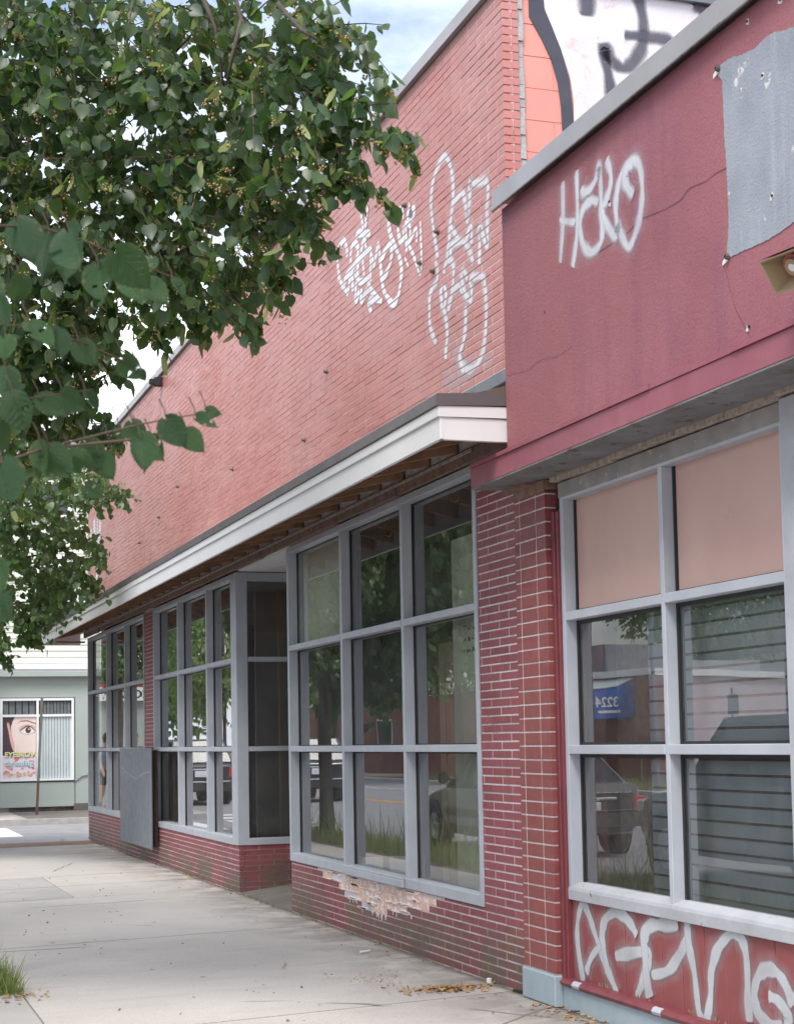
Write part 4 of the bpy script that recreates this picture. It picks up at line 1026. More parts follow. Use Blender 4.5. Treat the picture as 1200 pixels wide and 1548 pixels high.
shape('flower_ground', [(0,0),(1,0),(1,.36),(.6,.38),(.3,.36),(0,.38)], flat('poster pale ground',(.78,.70,.76)), .0050)
rs = random.Random(4)
for i in range(22):
    shape('petal', ell(rs.uniform(.06,.94), rs.uniform(.03,.34), rs.uniform(.03,.10), rs.uniform(.015,.045), 9), flat('petal',(.72,rs.uniform(.16,.4),rs.uniform(.25,.42))) , .0052+.0003*i)
def text(body, size, x, z, m, y, parent, name='lettering', bold=0, squash=1.0):
    cu = bpy.data.curves.new(name,'FONT'); cu.body = body; cu.size = size; cu.extrude = .001; cu.offset = bold
    cu.materials.append(m); tmp = bpy.data.objects.new(name, cu); C.objects.link(tmp)
    me = bpy.data.meshes.new_from_object(tmp.evaluated_get(bpy.context.evaluated_depsgraph_get()))
    me.name = name; bpy.data.objects.remove(tmp); bpy.data.curves.remove(cu)
    o = bpy.data.objects.new(name, me); C.objects.link(o); o.parent = parent
    rl = root_loc(parent); o.location = (x-rl.x, y-rl.y, z-rl.z); o.rotation_euler = (R(90),0,0); o.scale = (squash,1,1)
    return o
for dy, m_, dx in ((0, m_ink, .012), (-.004, flat('pale yellow ink',(.80,.78,.42)), 0)):
    text('EYEBROW', .165, P0+.045+dx, PZ0+.495-dx, m_, HY-.048+dy, po, bold=.004, squash=.98)
for dy, m_, dx in ((0, flat('teal ink',(.05,.30,.42)), .012), (-.004, flat('pale cyan ink',(.62,.80,.78)), 0)):
    text('threading', .175, P0+.05+dx, PZ0+.30-dx, m_, HY-.048+dy, po, bold=.003, squash=.95)
text('401-383-5999', .115, P0+.04, PZ0+.05, flat('yellow green ink',(.66,.74,.36)), HY-.049, po, bold=.002, squash=.92)
# upper floor windows
for x0, z0 in ((.55,4.05),(-2.2,4.05),(3.3,4.05),(.4,6.8),(-2.2,6.8)):
    w_ = wframe(hs_, x0, x0+1.0, z0, z0+1.7, HY+.01, (), (z0+.85,), .09, depth=.05)
    bx('pane', M_night, w_, x0+.08, x0+.92, HY-.01, HY+.015, z0+.08, z0+1.62)
# florist sign on the left part of the shop front
sg = thing('florist_sign', 'white florist sign with a red top edge on the green shop front', 'sign', (-2.1, HY-.06, 2.75))
bx('board', flat('sign white',(.78,.78,.78)), sg, -3.25, -1.55, HY-.10, HY-.052, 2.52, 2.84)
bx('red_band', flat('sign red',(.62,.03,.05)), sg, -3.25, -1.55, HY-.105, HY-.051, 2.8401, 2.95)
text('FLORIST', .27, -3.18, 2.585, M_black, HY-.102, sg, bold=.004, squash=1.22)
q = MB(); q.tube([(1.45,HY-.06,.65),(1.6,HY-.07,.78),(1.8,HY-.07,.82),(2.4,HY-.06,.82)],.012,6); tag(q.build('grey_hose', M_lead),'thin grey pipe curving along the green wall','pipe')
lp = thing('leaning_post', 'leaning green steel sign post with rusty foot on the far sidewalk', 'post', (.36, 36.65, 0))
q = MB(); q.prism([(-.03,-.012),(.03,-.012),(.03,.0),(.016,.012),(-.016,.012),(-.03,0)],'z',0,1.0)
pst = q.build('post_foot', simple('rusty steel',(.14,.075,.05),(.08,.05,.04),12,.8), lp, local=True)
pst.rotation_euler = (0, R(2.6), 0)
q = MB(); q.prism([(-.028,-.026),(.028,-.026),(.028,-.013),(.014,-.001),(-.014,-.001),(-.028,-.013)],'z',.72,2.55)
o = q.build('post_shaft', M_pole, lp, local=True); o.rotation_euler = (0, R(2.6), 0)

# ------------------------------------------------------------------ trees
LEAF_V = np.array([(0,0,.02),(0,-.03,.32),(0,-.035,.62),(0,.0,.86),(.012,.05,1.08),(-.012,.05,1.08),
 (-.26,.03,-.07),(-.45,.085,.20),(-.43,.085,.48),(-.25,.05,.75),(-.07,.02,.93),(.26,.03,-.07),(.45,.085,.20),(.43,.085,.48),(.25,.05,.75),(.07,.02,.93)],np.float32)
LEAF_F = np.array([(0,1,7,6),(1,2,8,7),(2,3,9,8),(3,5,10,9),(0,11,12,1),(1,12,13,2),(2,13,14,3),(3,14,15,4)],np.int32)
CARD_V = np.array([(-.38,.05,.15),(0,0,-.05),(.38,.05,.25),(0,-.03,1)],np.float32)
CARD_F = np.array([(0,1,2,3)],np.int32)
BR_V = np.array([(-.09,0,0),(.09,0,0),(-.16,.05,.35),(.16,.05,.35),(-.15,.16,.7),(.15,.16,.7),(-.06,.3,1),(.06,.3,1)],np.float32)
BR_F = np.array([(0,1,3,2),(2,3,5,4),(4,5,7,6)],np.int32)
def scatter(P, D, Nn, S, TV, TF):
    D = D/np.linalg.norm(D,axis=1,keepdims=True)
    Nn = Nn-(Nn*D).sum(1,keepdims=True)*D
    Nn = Nn/np.linalg.norm(Nn,axis=1,keepdims=True)
    A = np.cross(Nn, D)
    V = P[:,None,:]+S[:,None,None]*(TV[None,:,0:1]*A[:,None,:]+TV[None,:,1:2]*Nn[:,None,:]+TV[None,:,2:3]*D[:,None,:])
    F = (np.arange(len(P),dtype=np.int32)*len(TV))[:,None,None]+TF[None]
    return V.reshape(-1,3), F.reshape(-1,TF.shape[1])
def twig_leaves(blobs, density, lsize, trunk, per=8, tw=(.25,.5)):
    """leaves strung along drooping twigs inside the given crown lobes"""
    P, D, twigs, tipd = [], [], [], []
    for (bx_,by,bz,r) in blobs:
        n = max(1, int(density*math.pi*r*r/(lsize*lsize*.62)/per+.5))
        for _ in range(n):
            while True:
                v = rng.uniform(-1,1,3)
                if v@v <= 1: break
            c0 = np.array((bx_,by,bz))+v*r*np.array((1,1,.95))
            out = np.array((c0[0]-trunk[0], c0[1]-trunk[1], 0)); out /= (np.linalg.norm(out)+1e-6)
            d = out*.8+rng.normal(0,.45,3)+np.array((0,0,-.25)); d /= np.linalg.norm(d)
            L = min(rng.uniform(*tw), r*1.7)
            pts = [c0+d*L*(t-.5)+np.array((0,0,-.18*L*t*t)) for t in (0,.33,.66,1)]
            twigs.append(pts)
            for k in range(per):
                t = (k+.5)/per*.999; i = int(t*3); f = t*3-i
                p = pts[i]*(1-f)+pts[i+1]*f
                sd = np.cross(d,(0,0,1.0))*(1 if k%2 else -1)
                P.append(p+rng.normal(0,.012,3)); D.append(d*.35+sd*.55+np.array((0,0,-.85))+rng.normal(0,.28,3))
    return np.array(P,np.float32), np.array(D,np.float32), twigs
def cam_size(P, S):
    dv = P-np.array((-3.7767,0,1.478)); z = dv@np.array(fw)
    x = dv@np.array(rt); 
    ok = (z > .3) & (np.abs(x/np.maximum(z,.01)) < .26)
    return np.where(ok, S/np.maximum(z,.3), 0)
def leaf_template_mesh(name, m, TV, TF):
    me = bpy.data.meshes.new(name); me.from_pydata([tuple(map(float,v)) for v in TV],[],[tuple(map(int,f)) for f in TF]); me.materials.append(m)
    me.polygons.foreach_set('use_smooth',[True]*len(me.polygons)); return me
def basis(d, n):
    d = Vector(d).normalized(); n = Vector(n); n = (n-n.dot(d)*d).normalized(); a = n.cross(d)
    return Matrix((a,n,d)).transposed()
def tree(name, label, trunk, height, crown_blobs, density, lsize, m, card=False, nparts=0, branches=None, group=None, trad=.13, per=8, bracts=0, extra=None, tw=(.25,.5)):
    T = thing(name, label, 'tree', trunk, group=group)
    tx, ty, tz = trunk
    q = MB(); q.tube([(tx,ty,tz-.05),(tx+.01,ty,tz+.12),(tx+.03,ty+.02,tz+1.2),(tx+.0,ty+.05,tz+height*.45),(tx+.06,ty,tz+height*.72),(tx,ty,tz+height*.95)],[trad*1.5,trad*1.15,trad,trad*.85,trad*.5,trad*.12],10)
    tr = q.build('trunk', M_bark, T, smooth=True)
    q = MB()
    for (bx_,by,bz,r) in crown_blobs:
        if nparts and bz < 4.15: continue
        if random.random() < (.4 if nparts else .9):
            h = tz+min(height*.8, max(1.9, (bz-tz)*.72))
            a = Vector((tx,ty,h)); b = Vector((bx_,by,bz)); mid = a.lerp(b,.5)+Vector((random.uniform(-.15,.15),random.uniform(-.15,.15),.18*(b-a).length*.5))
            q.tube([a,a.lerp(mid,.5)+Vector((0,0,.04)),mid,mid.lerp(b,.6)+Vector((0,0,.03)),b],[trad*.38,trad*.3,trad*.2,trad*.11,trad*.05],6)
    for br in (branches or []): q.tube(br, [.012-.008*i/(len(br)-1) for i in range(len(br))], 6)
    q.build('branches', M_bark, T, smooth=True)
    P, D, twigs = twig_leaves(crown_blobs, density, lsize, trunk, per, tw)
    if not card:
        q = MB()
        for pts in twigs: q.tube(pts, [.0045,.0035,.0028,.0015], 3, cap=False)
        q.build('twigs', M_twig, T, kind='stuff')
    Nn = rng.normal(0,1,(len(P),3))+np.array((-.35,-.55,.35)); S = rng.uniform(.5,1.28,len(P))*lsize
    idx = np.argsort(-cam_size(P,S)) if nparts else np.arange(len(P))
    if nparts:
        me = leaf_template_mesh('leaf', m, LEAF_V, LEAF_F)
        for i in idx[:nparts]:
            o = bpy.data.objects.new('leaf', me); C.objects.link(o); o.parent = T
            mm = basis(D[i], Nn[i]).to_4x4(); mm = Matrix.Translation(Vector(P[i].tolist())-T.location) @ mm @ Matrix.Scale(float(S[i]),4)
            o.matrix_local = mm
        idx = idx[nparts:]
    V, F = scatter(P[idx]-np.array(trunk,np.float32), D[idx], Nn[idx], S[idx], CARD_V if card else LEAF_V, CARD_F if card else LEAF_F)
    o = fast_mesh('leaves' if nparts else 'crown', V, F, m, T, smooth=not card); o['kind'] = 'stuff'
    if bracts:
        k = rng.choice(len(P), int(len(P)*bracts), replace=False)
        B = P[k]+rng.normal(0,.02,(len(k),3))
        V, F = scatter(B-np.array(trunk), rng.normal(0,.5,(len(k),3))+np.array((.1,-.1,-.7)), rng.normal(0,1,(len(k),3)), rng.uniform(.065,.10,len(k)), BR_V, BR_F)
        fast_mesh('bracts', V, F, M_bract, T)['kind'] = 'stuff'
        kk = k[:int(len(k)*.85)]
        FV, FF = [], []
        oc = np.array([(1,0,0),(-1,0,0),(0,1,0),(0,-1,0),(0,0,1),(0,0,-1)],float)
        ofc = np.array([(0,2,4),(2,1,4),(1,3,4),(3,0,4),(2,0,5),(1,2,5),(3,1,5),(0,3,5)])
        for i in kk:
            for _ in range(10):
                o_ = len(FV)*6; FV.append(P[i]+rng.normal(0,.013,3)+np.array((0,0,-.045))+oc*rng.uniform(.0035,.0075)); FF.append(ofc+o_)
        fast_mesh('flower_clusters', np.concatenate(FV)-np.array(trunk), np.concatenate(FF), M_flower, T)['kind'] = 'stuff'
    return T
def lobes(cx, cy, cz, rx, ry, rz, n, r, keep=lambda x,y,z: True):
    out = []
    while len(out) < n:
        v = rng.normal(0,1,3); v /= np.linalg.norm(v); v *= rng.uniform(.45,1)**.6
        p = (cx+v[0]*rx, cy+v[1]*ry, cz+v[2]*rz)
        if keep(*p): out.append((*p, r*rng.uniform(.75,1.2)))
    return out
LB = BLOBS_LINDEN
t1 = tree('linden_tree', 'large flowering linden hanging over the sidewalk at upper left', (-3.22, 10.9, -.01), 8.5, LB, 3.2, .069, M_leaf, nparts=300, branches=VISIBLE_BRANCHES, trad=.11, bracts=.12)
# the rest of its crown, above and left of the picture
ext = lobes(-3.9, 10.8, 5.8, 3.0, 3.2, 2.3, 46, .62, lambda x,y,z: (z > 2.7) and (x+.62 < -3.78+.0927*y-.35 or z-.75 > 1.6+.47*y))
P, D, tw = twig_leaves(ext, 1.5, .085, (-3.22,10.9,0), 8)
V, F = scatter(P-np.array((-3.22,10.9,-.01)), D, rng.normal(0,1,(len(P),3)), rng.uniform(.075,.10,len(P)), LEAF_V, LEAF_F)
fast_mesh('upper_leaves', V, F, M_leaf, t1)['kind'] = 'stuff'
t2 = tree('linden_tree', 'second street tree farther along with layered dark leaves at lower left', (-3.2, 24.3, -.01), 8.0, BLOBS_SECOND, 2.4, .075, M_leaf2, nparts=0, trad=.10, per=8)
ext = lobes(-4.0, 24.5, 5.2, 2.9, 3.4, 2.9, 70, .7, lambda x,y,z: z > 2.3 and x+.65 < -3.78+.0927*y-.2)
P, D, tw = twig_leaves(ext, 2.3, .11, (-3.2,24.3,0), 8)
V, F = scatter(P-np.array((-3.2,24.3,-.01)), D, rng.normal(0,1,(len(P),3)), rng.uniform(.10,.13,len(P)), LEAF_V, LEAF_F)
fast_mesh('upper_leaves', V, F, M_leaf2, t2)['kind'] = 'stuff'
# near tree behind the camera with the big leaves that hang into the picture
t3 = thing('linden_tree', 'nearest tree whose big leaf sprigs reach in from the left edge', 'tree', (-4.05, -3.4, -.01))
q = MB(); q.tube([(-4.05,-3.4,-.05),(-4.05,-3.4,.15),(-4.0,-3.38,1.8),(-4.02,-3.3,4.2),(-4.0,-3.3,7)],[.2,.16,.13,.10,.03],10)
q.build('trunk', M_bark, t3, smooth=True)
q = MB(); q.tube([(-4.02,-3.35,1.9),(-4.1,-2.0,2.6),(-4.1,-.3,2.75),(-4.0,1.2,2.6),(-3.86,2.0,2.42)],[.045,.035,.025,.015,.010],8)
q.tube([(-4.0,1.2,2.6),(-3.9,1.8,2.62),NEAR_STEMS[0][0]],[.014,.010,.005],6)
for s_ in NEAR_STEMS[1:4]+NEAR_STEMS[5:]: q.tube([(-3.92,1.7,2.5),(-3.86,2.0,2.42),s_[0]],[.008,.006,.004],6)
q.build('branches', M_bark, t3, smooth=True)
q = MB()
for s_ in NEAR_STEMS:
    n = len(s_); q.tube(spline3(s_) if False else s_, [.0027-.0017*i/(n-1) for i in range(n)], 6)
for (x,y,z,s,a) in NEAR_LEAVES: 
    p = Vector((x,y,z)); q.tube([p, p+Vector((-.004,0,.018)), p+Vector((-.012,.0,.034))],[.0011,.0011,.0013],4)
q.build('twigs', M_twig, t3)
# a linden leaf with toothed edge, sunk veins and a drawn tip
def big_leaf(seed):
    rs = random.Random(seed); n = 24; V = []; F = []
    bend = rs.uniform(-.15,.34); fold = rs.uniform(.10,.62); asym = rs.uniform(.86,1.1)
    def half(t): return .43*math.sin(math.pi*min(1,t*1.02)**.60)**.75 * (1-.30*t**3)
    rows = []
    for i in range(n+1):
        t = i/n; w = half(t) if 0 < t < 1 else (.05 if t == 0 else .004)
        if t > .86: w = max(.004, half(.86)*(1-t)/.14*.6)
        row = []
        for j in range(-4,5):
            u = j/4; tooth = (.018 if i % 2 else -.006) if abs(j) == 4 and .05 < t < .93 else 0
            x = u*(w+tooth)*(asym if j > 0 else 1)
            back = -.16*abs(u)**1.6*max(0,1-t*3.2)
            y = fold*abs(x)*.9 - .05*abs(x) + bend*t*t + .010*math.sin((t-abs(u)*.35)*38) *(1-abs(u)*.3)*min(1,abs(u)*3) + rs.uniform(-.004,.004)+ .03*math.sin(u*3+t*4+seed)
            row.append(len(V)); V.append((x, y, t*1.0+back-abs(u)*.02))
        rows.append(row)
    for i in range(n):
        for j in range(8): F.append((rows[i][j],rows[i][j+1],rows[i+1][j+1],rows[i+1][j]))
    if seed % 3 == 2:
        for _ in range(3):
            i0, j0 = rs.randint(5,n-5), rs.choice((0,1,5,6)); rm = {i0*8+j0, i0*8+j0+1, (i0+1)*8+j0, (i0+1)*8+j0+1}
            F = [f for f in F if not any(f == F_ for F_ in [((rows[k//8][k%8]),rows[k//8][k%8+1],rows[k//8+1][k%8+1],rows[k//8+1][k%8]) for k in rm])]
    return leaf_template_mesh('leaf', M_leafbig, V, F)
BIG = [big_leaf(i) for i in range(9)]
rs = random.Random(21)
for i, (x,y,z,s,a) in enumerate(NEAR_LEAVES):
    o = bpy.data.objects.new('leaf', BIG[i % 9]); C.objects.link(o); o.parent = t3
    d = rt*math.sin(R(a))-Vector((0,0,1))*math.cos(R(a))+fw*rs.uniform(-.25,.45)
    n = -fw*rs.uniform(.5,1)+Vector((0,0,1))*rs.uniform(.0,.55)+rt*rs.uniform(-.65,.65)
    if rs.random() < .3: n = -n
    o.matrix_local = Matrix.Translation(Vector((x,y,z))-t3.location) @ basis(d,n).to_4x4() @ Matrix.Scale(s*1.02,4)
ext = lobes(-4.3, -3.3, 5.4, 2.8, 2.6, 2.3, 30, .7, lambda x,y,z: z > 3.2 and y < 1)
P, D, tw = twig_leaves(ext, 1.3, .12, (-4.05,-3.4,0), 8)
V, F = scatter(P-np.array((-4.05,-3.4,-.01)), D, rng.normal(0,1,(len(P),3)), rng.uniform(.10,.14,len(P)), LEAF_V, LEAF_F)
fast_mesh('upper_leaves', V, F, M_leaf, t3)['kind'] = 'stuff'
# trees across the road and along it, seen in the glass
far = [(-18.2,19,9,3.4,'tree with a wide crown across the road, nearest of its row'),(-18.3,58,10,3.8,'tree across the road in front of the brick wall'),(-18.2,74,9,3.6,'tree across the road beyond the brick wall'),
       (-1.9,36.2,5.6,1.55,'slim young tree on the far sidewalk in front of the green shop'),(-3.6,54,9,3.3,'kerbside tree beyond the corner house'),(-3.8,68,10,3.8,'second kerbside tree beyond the corner house'),(-4.2,86,11,4.4,'third kerbside tree beyond the corner house'),(-17,92,11,4.5,'tree across the road near the bend'),(-30,60,12,4.6,'large tree behind the mauve building'),(-27,84,12,5,'large tree behind the brick wall'),(-38,46,11,4,'tree behind the dark roofed house')]
for i, (x,y,h,r,lab) in enumerate(far):
    L = lobes(x, y, h-r*.85, r*.82, r*.82, r*.75, 26, r*.36)
    tree('street_tree', lab, (x,y,-.02), h, L, 2.4, (.13+.0012*y if r > 2 else .10), M_leaf3 if i in (0,2,4,6,7) else M_leaf2, card=True, trad=.16, per=9, tw=(.6,1.2), group='trees along the road seen in the window glass')
wd = lobes(-9, 150, 6, 24, 12, 5, 60, 3.2)
P, D, tw = twig_leaves(wd, 1.3, .5, (-9,150,0), 9, (1.2,2.4))
V, F = scatter(P, D, rng.normal(0,1,(len(P),3)), rng.uniform(.5,.7,len(P)), CARD_V, CARD_F)
o = fast_mesh('far_wood', V, F, M_leaf2); o['kind'] = 'stuff'; tag(o, 'distant mass of green trees at the end of the road', 'trees')
# ------------------------------------------------------------------ grass and litter
def grass(name, n, xr, yr, h, clump=None, parent=None, pw=1.0):
    P = np.stack([rng.uniform(*xr,n), rng.uniform(*yr,n), np.zeros(n)],1)
    if clump is not None:
        c0, rad = clump; a = rng.uniform(0,2*math.pi,n); r_ = rad*rng.uniform(0,1,n)**.7
        P = np.stack([c0[0]+r_*np.cos(a), c0[1]+r_*np.sin(a), np.zeros(n)],1)
    D = rng.normal(0,.33,(n,3)); D[:,2] = 1
    TV = np.array([(-.018,0,0),(.018,0,0),(-.014,.05,.5),(.014,.05,.5),(-.002,.2,1),(.002,.2,1)],np.float32)*np.array((pw,1,1))
    V, F = scatter(P, D, rng.normal(0,1,(n,3)), rng.uniform(.45,1.15,n)**1.5*h, TV, BR_F[:2])
    o = fast_mesh(name, V, F, M_grass, parent); o['kind'] = 'stuff'; return o
g = grass('verge_grass', 9000, (-3.45,-2.78), (10.6,26.8), .20); tag(g, 'uncut grass on the tree verge by the kerb', 'grass')
g = grass('verge_grass', 700, (-3.45,-2.90), (13.5,26.8), .55, pw=.5); tag(g, 'tall seeding grass stalks on the tree verge', 'grass')
tf = thing('grass_tuft', 'bright green grass tuft at the edge of the sidewalk, lower left corner', 'grass', (-2.82, 10.33, -.005))
o = grass('blades', 420, (0,0), (0,0), .20, clump=((-.06,.02),.13), parent=tf, pw=1.3)
o = grass('blades', 260, (0,0), (0,0), .13, clump=((.02,-.10),.12), parent=tf, pw=1.3)
for x, n, lab in ((-.35,26,'largest green weed in the joint at the far end of the sidewalk, near the wall'),(-.95,14,'small green weed in the middle of the joint at the far end of the sidewalk'),(-1.5,16,'small green weed at the left of the joint at the far end of the sidewalk')):
    w_ = thing('weed_sprig', lab, 'weed', (x, 26.95+SK*x, -.09), group='weeds at the end of the sidewalk')
    grass('blades', n, (0,0), (0,0), .10, clump=((0,0),.08), parent=w_, pw=2)
def litter(name, label, n, place, size, m=None):
    P, D, S = [], [], []
    for _ in range(n):
        x, y = place(); P.append((x,y,.006)); D.append((*rng.normal(0,1,2), rng.normal(0,.15))); S.append(random.uniform(.5,1.3)*size)
    V, F = scatter(np.array(P), np.array(D), rng.normal(0,.3,(n,3))+np.array((0,0,1)), np.array(S), CARD_V*np.array((1,1.6,1)), CARD_F)
    o = fast_mesh(name, V, F, m or M_litter); o['kind'] = 'stuff'; return tag(o, label, 'litter')
G = random.gauss
litter('leaf_litter', 'pile of dry tan leaf litter at the foot of the pier', 260, lambda: (G(-.32,.13), G(9.24,.07)), .035)
litter('leaf_litter', 'scattered dry litter along the foot of the wall', 420, lambda: (-abs(G(0,.05))-.004, random.uniform(8.85,26)), .022)
litter('leaf_litter', 'brown flakes scattered over the sidewalk', 150, lambda: (random.uniform(-2.5,-.1), random.uniform(7.5,20)), .022, simple('brown flake',(.16,.11,.07),(.09,.06,.045),20,.9))
litter('leaf_litter', 'litter below the plank base of the stucco shop', 120, lambda: (-abs(G(0,.10))-.0, random.uniform(7.4,8.5)), .03)
litter('leaf_litter', 'orange dust of fallen flowers on the sidewalk', 200, lambda: (G(-.62,.12), G(9.75,.18)), .014)
litter('leaf_litter', 'litter round the grass tuft', 90, lambda: (G(-2.76,.08), G(10.12,.12)), .03)
q = MB(); q.lathe([(.001,.03),(.014,.03),(.0165,.027),(.0165,.0)],16,'z',(-.03,9.36,.001)); tag(q.build('bottle_cap', M_fascia), 'white bottle cap by the wall near the pier', 'cap')
for x,y,a,l,lab in ((-.28,11.05,.4,'cigarette end lying by the wall below the bare bricks',0),(-.02,8.93,1.9,'black lighter by the foot of the plinth',1),(.0,8.15,.3,'short dark twig below the plank base',2)):
    q = MB(); dx, dy = math.cos(a)*.045, math.sin(a)*.045
    q.tube([(x-dx,y-dy,.012),(x+dx,y+dy,.012)],[.008,.008] if lab != 2 else [.005,.003],8)
    nm = ('cigarette_end','lighter','twig')[lab]
    tag(q.build(nm, (M_fascia,M_black,M_twig)[lab]), l, nm.replace('_',' '))

# ------------------------------------------------------------------ vehicles (seen in the glass)
M_tyre = flat('tyre rubber',(.02,.02,.021),.8); M_rim = simple('alloy rim',(.5,.5,.52),None,4,.3,metal=.8)
M_cglass = simple('car glass',(.02,.025,.03),None,3,.06); M_red = flat('red lamp',(.55,.015,.02),.2); M_lamp = flat('clear lamp',(.7,.72,.75),.15)
M_chrome = simple('chrome strip',(.7,.7,.72),None,4,.15,metal=1); M_plate = flat('number plate',(.65,.68,.72),.4); M_trimb = flat('black car trim',(.02,.02,.022),.5)
def car_paint(name, c):
    t = NT(name); t.b.inputs['Coat Weight'].default_value = 1; t.b.inputs['Coat Roughness'].default_value = .04
    return t.done(c, .35, .2)
def car(name, label, loc, rz, L, W, H, kind, paint, group=None):
    T = thing(name, label, 'car' if kind != 'van' else 'van', loc, rz, group)
    h = L/2; suv = kind in ('suv','van')
    if kind == 'sedan':
        st_ = [(-h,.34,.86,.84),(-h+.12,.30,.98,.93),(-h+.75,.27,1.00,1.0),(-h+1.3,.24,.97,1.0),(0,.22,.94,1.0),(h-1.45,.24,.94,1.0),(h-.6,.26,.83,.96),(h-.12,.30,.68,.86),(h,.36,.56,.74)]
        gh = [(-h+.55,.98,.99),(-h+1.15,1.0,H-.04),(-h+2.0,.97,H),(.25,.95,H-.03),(h-1.35,.94,.95)]
    else:
        st_ = [(-h,.42,1.02,.86),(-h+.10,.36,1.10,.96),(-h+.8,.33,1.12,1.0),(0,.30,1.10,1.0),(h-1.35,.32,1.08,1.0),(h-.55,.34,1.00,.97),(h-.12,.36,.90,.90),(h,.42,.74,.80)]
        gh = [(-h+.12,1.10,1.13),(-h+.45,1.11,H-.04),(-h+1.1,1.11,H),(.55,1.09,H-.03),(h-1.25,1.08,1.09)]
        if kind == 'van': gh = [(-h+.05,1.10,1.12),(-h+.15,1.11,H-.02),(0,1.1,H),(h-1.7,1.09,H-.03),(h-.75,1.05,1.06)]
    q = MB(); rings = []
    for x, zb, zt, k in st_:
        w = W/2*k; o = len(q.v)
        q.v += [(x,y,z) for y,z in ((-w*.86,zb),(-w*.97,zb+.16),(-w,zb+(zt-zb)*.55),(-w*.965,zt-.05),(-w*.86,zt),(w*.86,zt),(w*.965,zt-.05),(w,zb+(zt-zb)*.55),(w*.97,zb+.16),(w*.86,zb))]
        rings.append(o)
    for a, b in zip(rings[:-1], rings[1:]):
        for k in range(10): q.f.append((a+k,a+(k+1)%10,b+(k+1)%10,b+k))
    q.f += [tuple(range(rings[0],rings[0]+10))[::-1], tuple(range(rings[-1],rings[-1]+10))]; q.mi = [0]*len(q.f)
    body = q.build('body', paint, T, local=True)
    m = body.modifiers.new('round','BEVEL'); m.width = .03; m.segments = 2; m.limit_method = 'ANGLE'; m.angle_limit = R(25)
    q = MB(); rings = []
    for x, zb, zt in gh:
        o = len(q.v); wb, wt = W/2*.90, W/2*(.70 if zt-zb > .2 else .86)
        q.v += [(x,-wb,zb-.03),(x,-wt,zt),(x,wt,zt),(x,wb,zb-.03)]; rings.append(o)
    for a, b in zip(rings[:-1], rings[1:]):
        for k in range(3): q.f.append((a+k,a+k+1,b+k+1,b+k))
    q.f += [tuple(range(rings[0],rings[0]+4))[::-1], tuple(range(rings[-1],rings[-1]+4))]; q.mi = [0]*len(q.f)
    q.build('window_glass', M_cglass if kind != 'van' else paint, T, local=True)
    q = MB()
    for i in range(1, len(gh)-2):
        (x0,_,z0),(x1,_,z1) = gh[i], gh[i+1]; w = W/2*.71
        q.add([(x0,-w,z0+.012),(x0,w,z0+.012),(x1,w,z1+.012),(x1,-w,z1+.012),(x0,-w-.03,z0-.05),(x0,w+.03,z0-.05),(x1,w+.03,z1-.05),(x1,-w-.03,z1-.05)],[(0,1,2,3),(0,4,5,1),(2,6,7,3),(0,3,7,4),(1,5,6,2)])
    q.build('roof', paint, T, local=True)
    for s in (-1,1):
        q = MB()
        for i in (0, 1, 2, len(gh)-2):
            x, zb, zt = gh[i] if i else gh[1]
            if i == 0: a, b = gh[0], gh[1]
            elif i == len(gh)-2: a, b = gh[-1], gh[-2]
            else: a, b = (x+.35, zb, zb), (x+.3, zb, zt)
            q.tube([(a[0],s*W/2*.905,a[1]-.02),(b[0],s*W/2*.715,b[2]-.01)],.035,6)
        q.build('pillar', paint if kind != 'suv' else M_trimb, T, local=True)
        q = MB(); mx = gh[-1][0]-.35; q.tube([(mx,s*W/2*.93,gh[-1][1]+.08),(mx,s*(W/2+.07),gh[-1][1]+.10)],.03,6); q.tube([(mx+.05,s*(W/2+.10),gh[-1][1]+.11),(mx-.03,s*(W/2+.13),gh[-1][1]+.11)],[.075,.085],10); q.build('wing_mirror', paint, T, local=True)
        for x in (-h+.85 if kind == 'sedan' else -h+.95, h-.90):
            R_ = .33 if kind == 'sedan' else .37
            q = MB(); q.lathe([(R_*.62,-.10),(R_*.95,-.11),(R_,-.07),(R_,.07),(R_*.95,.11),(R_*.62,.10)],24,'y',(x,s*(W/2-.11),R_)); wh = q.build('wheel', M_tyre, T, local=True, smooth=True)
            q = MB(); q.lathe([(.02,.105*s),(R_*.25,.09*s),(R_*.3,.06*s),(R_*.62,.095*s)],10,'y',(x,s*(W/2-.11),R_)); q.build('rim', M_rim, wh, local=True)
            q = MB(); q.lathe([(R_+.055,.0),(R_+.055,.02*s),(R_-.01,.02*s)],24,'y',(x,s*(W/2-.02),R_)); q.build('wheel_arch', M_trimb, T, local=True)
        zt = st_[0][2]
        q = MB(); q.box(-h-.012,-h+.22,s*W/2*.86-.11,s*W/2*.86+.10,zt-.26 if kind=='sedan' else zt-.30,zt-.05); q.build('tail_light', M_red, T, local=True, bevel=.02)
        q = MB(); zf = st_[-2][2]; q.box(h-.28,h-.06,s*W/2*.74-.16,s*W/2*.74+.16,zf-.16,zf-.01); q.build('headlight', M_lamp, T, local=True, bevel=.03)
        q = MB(); q.box(-h+1.0,h-1.1,s*(W/2+.004)-.004,s*(W/2+.004)+.004,.52,.56); q.build('door_moulding', M_trimb, T, local=True)
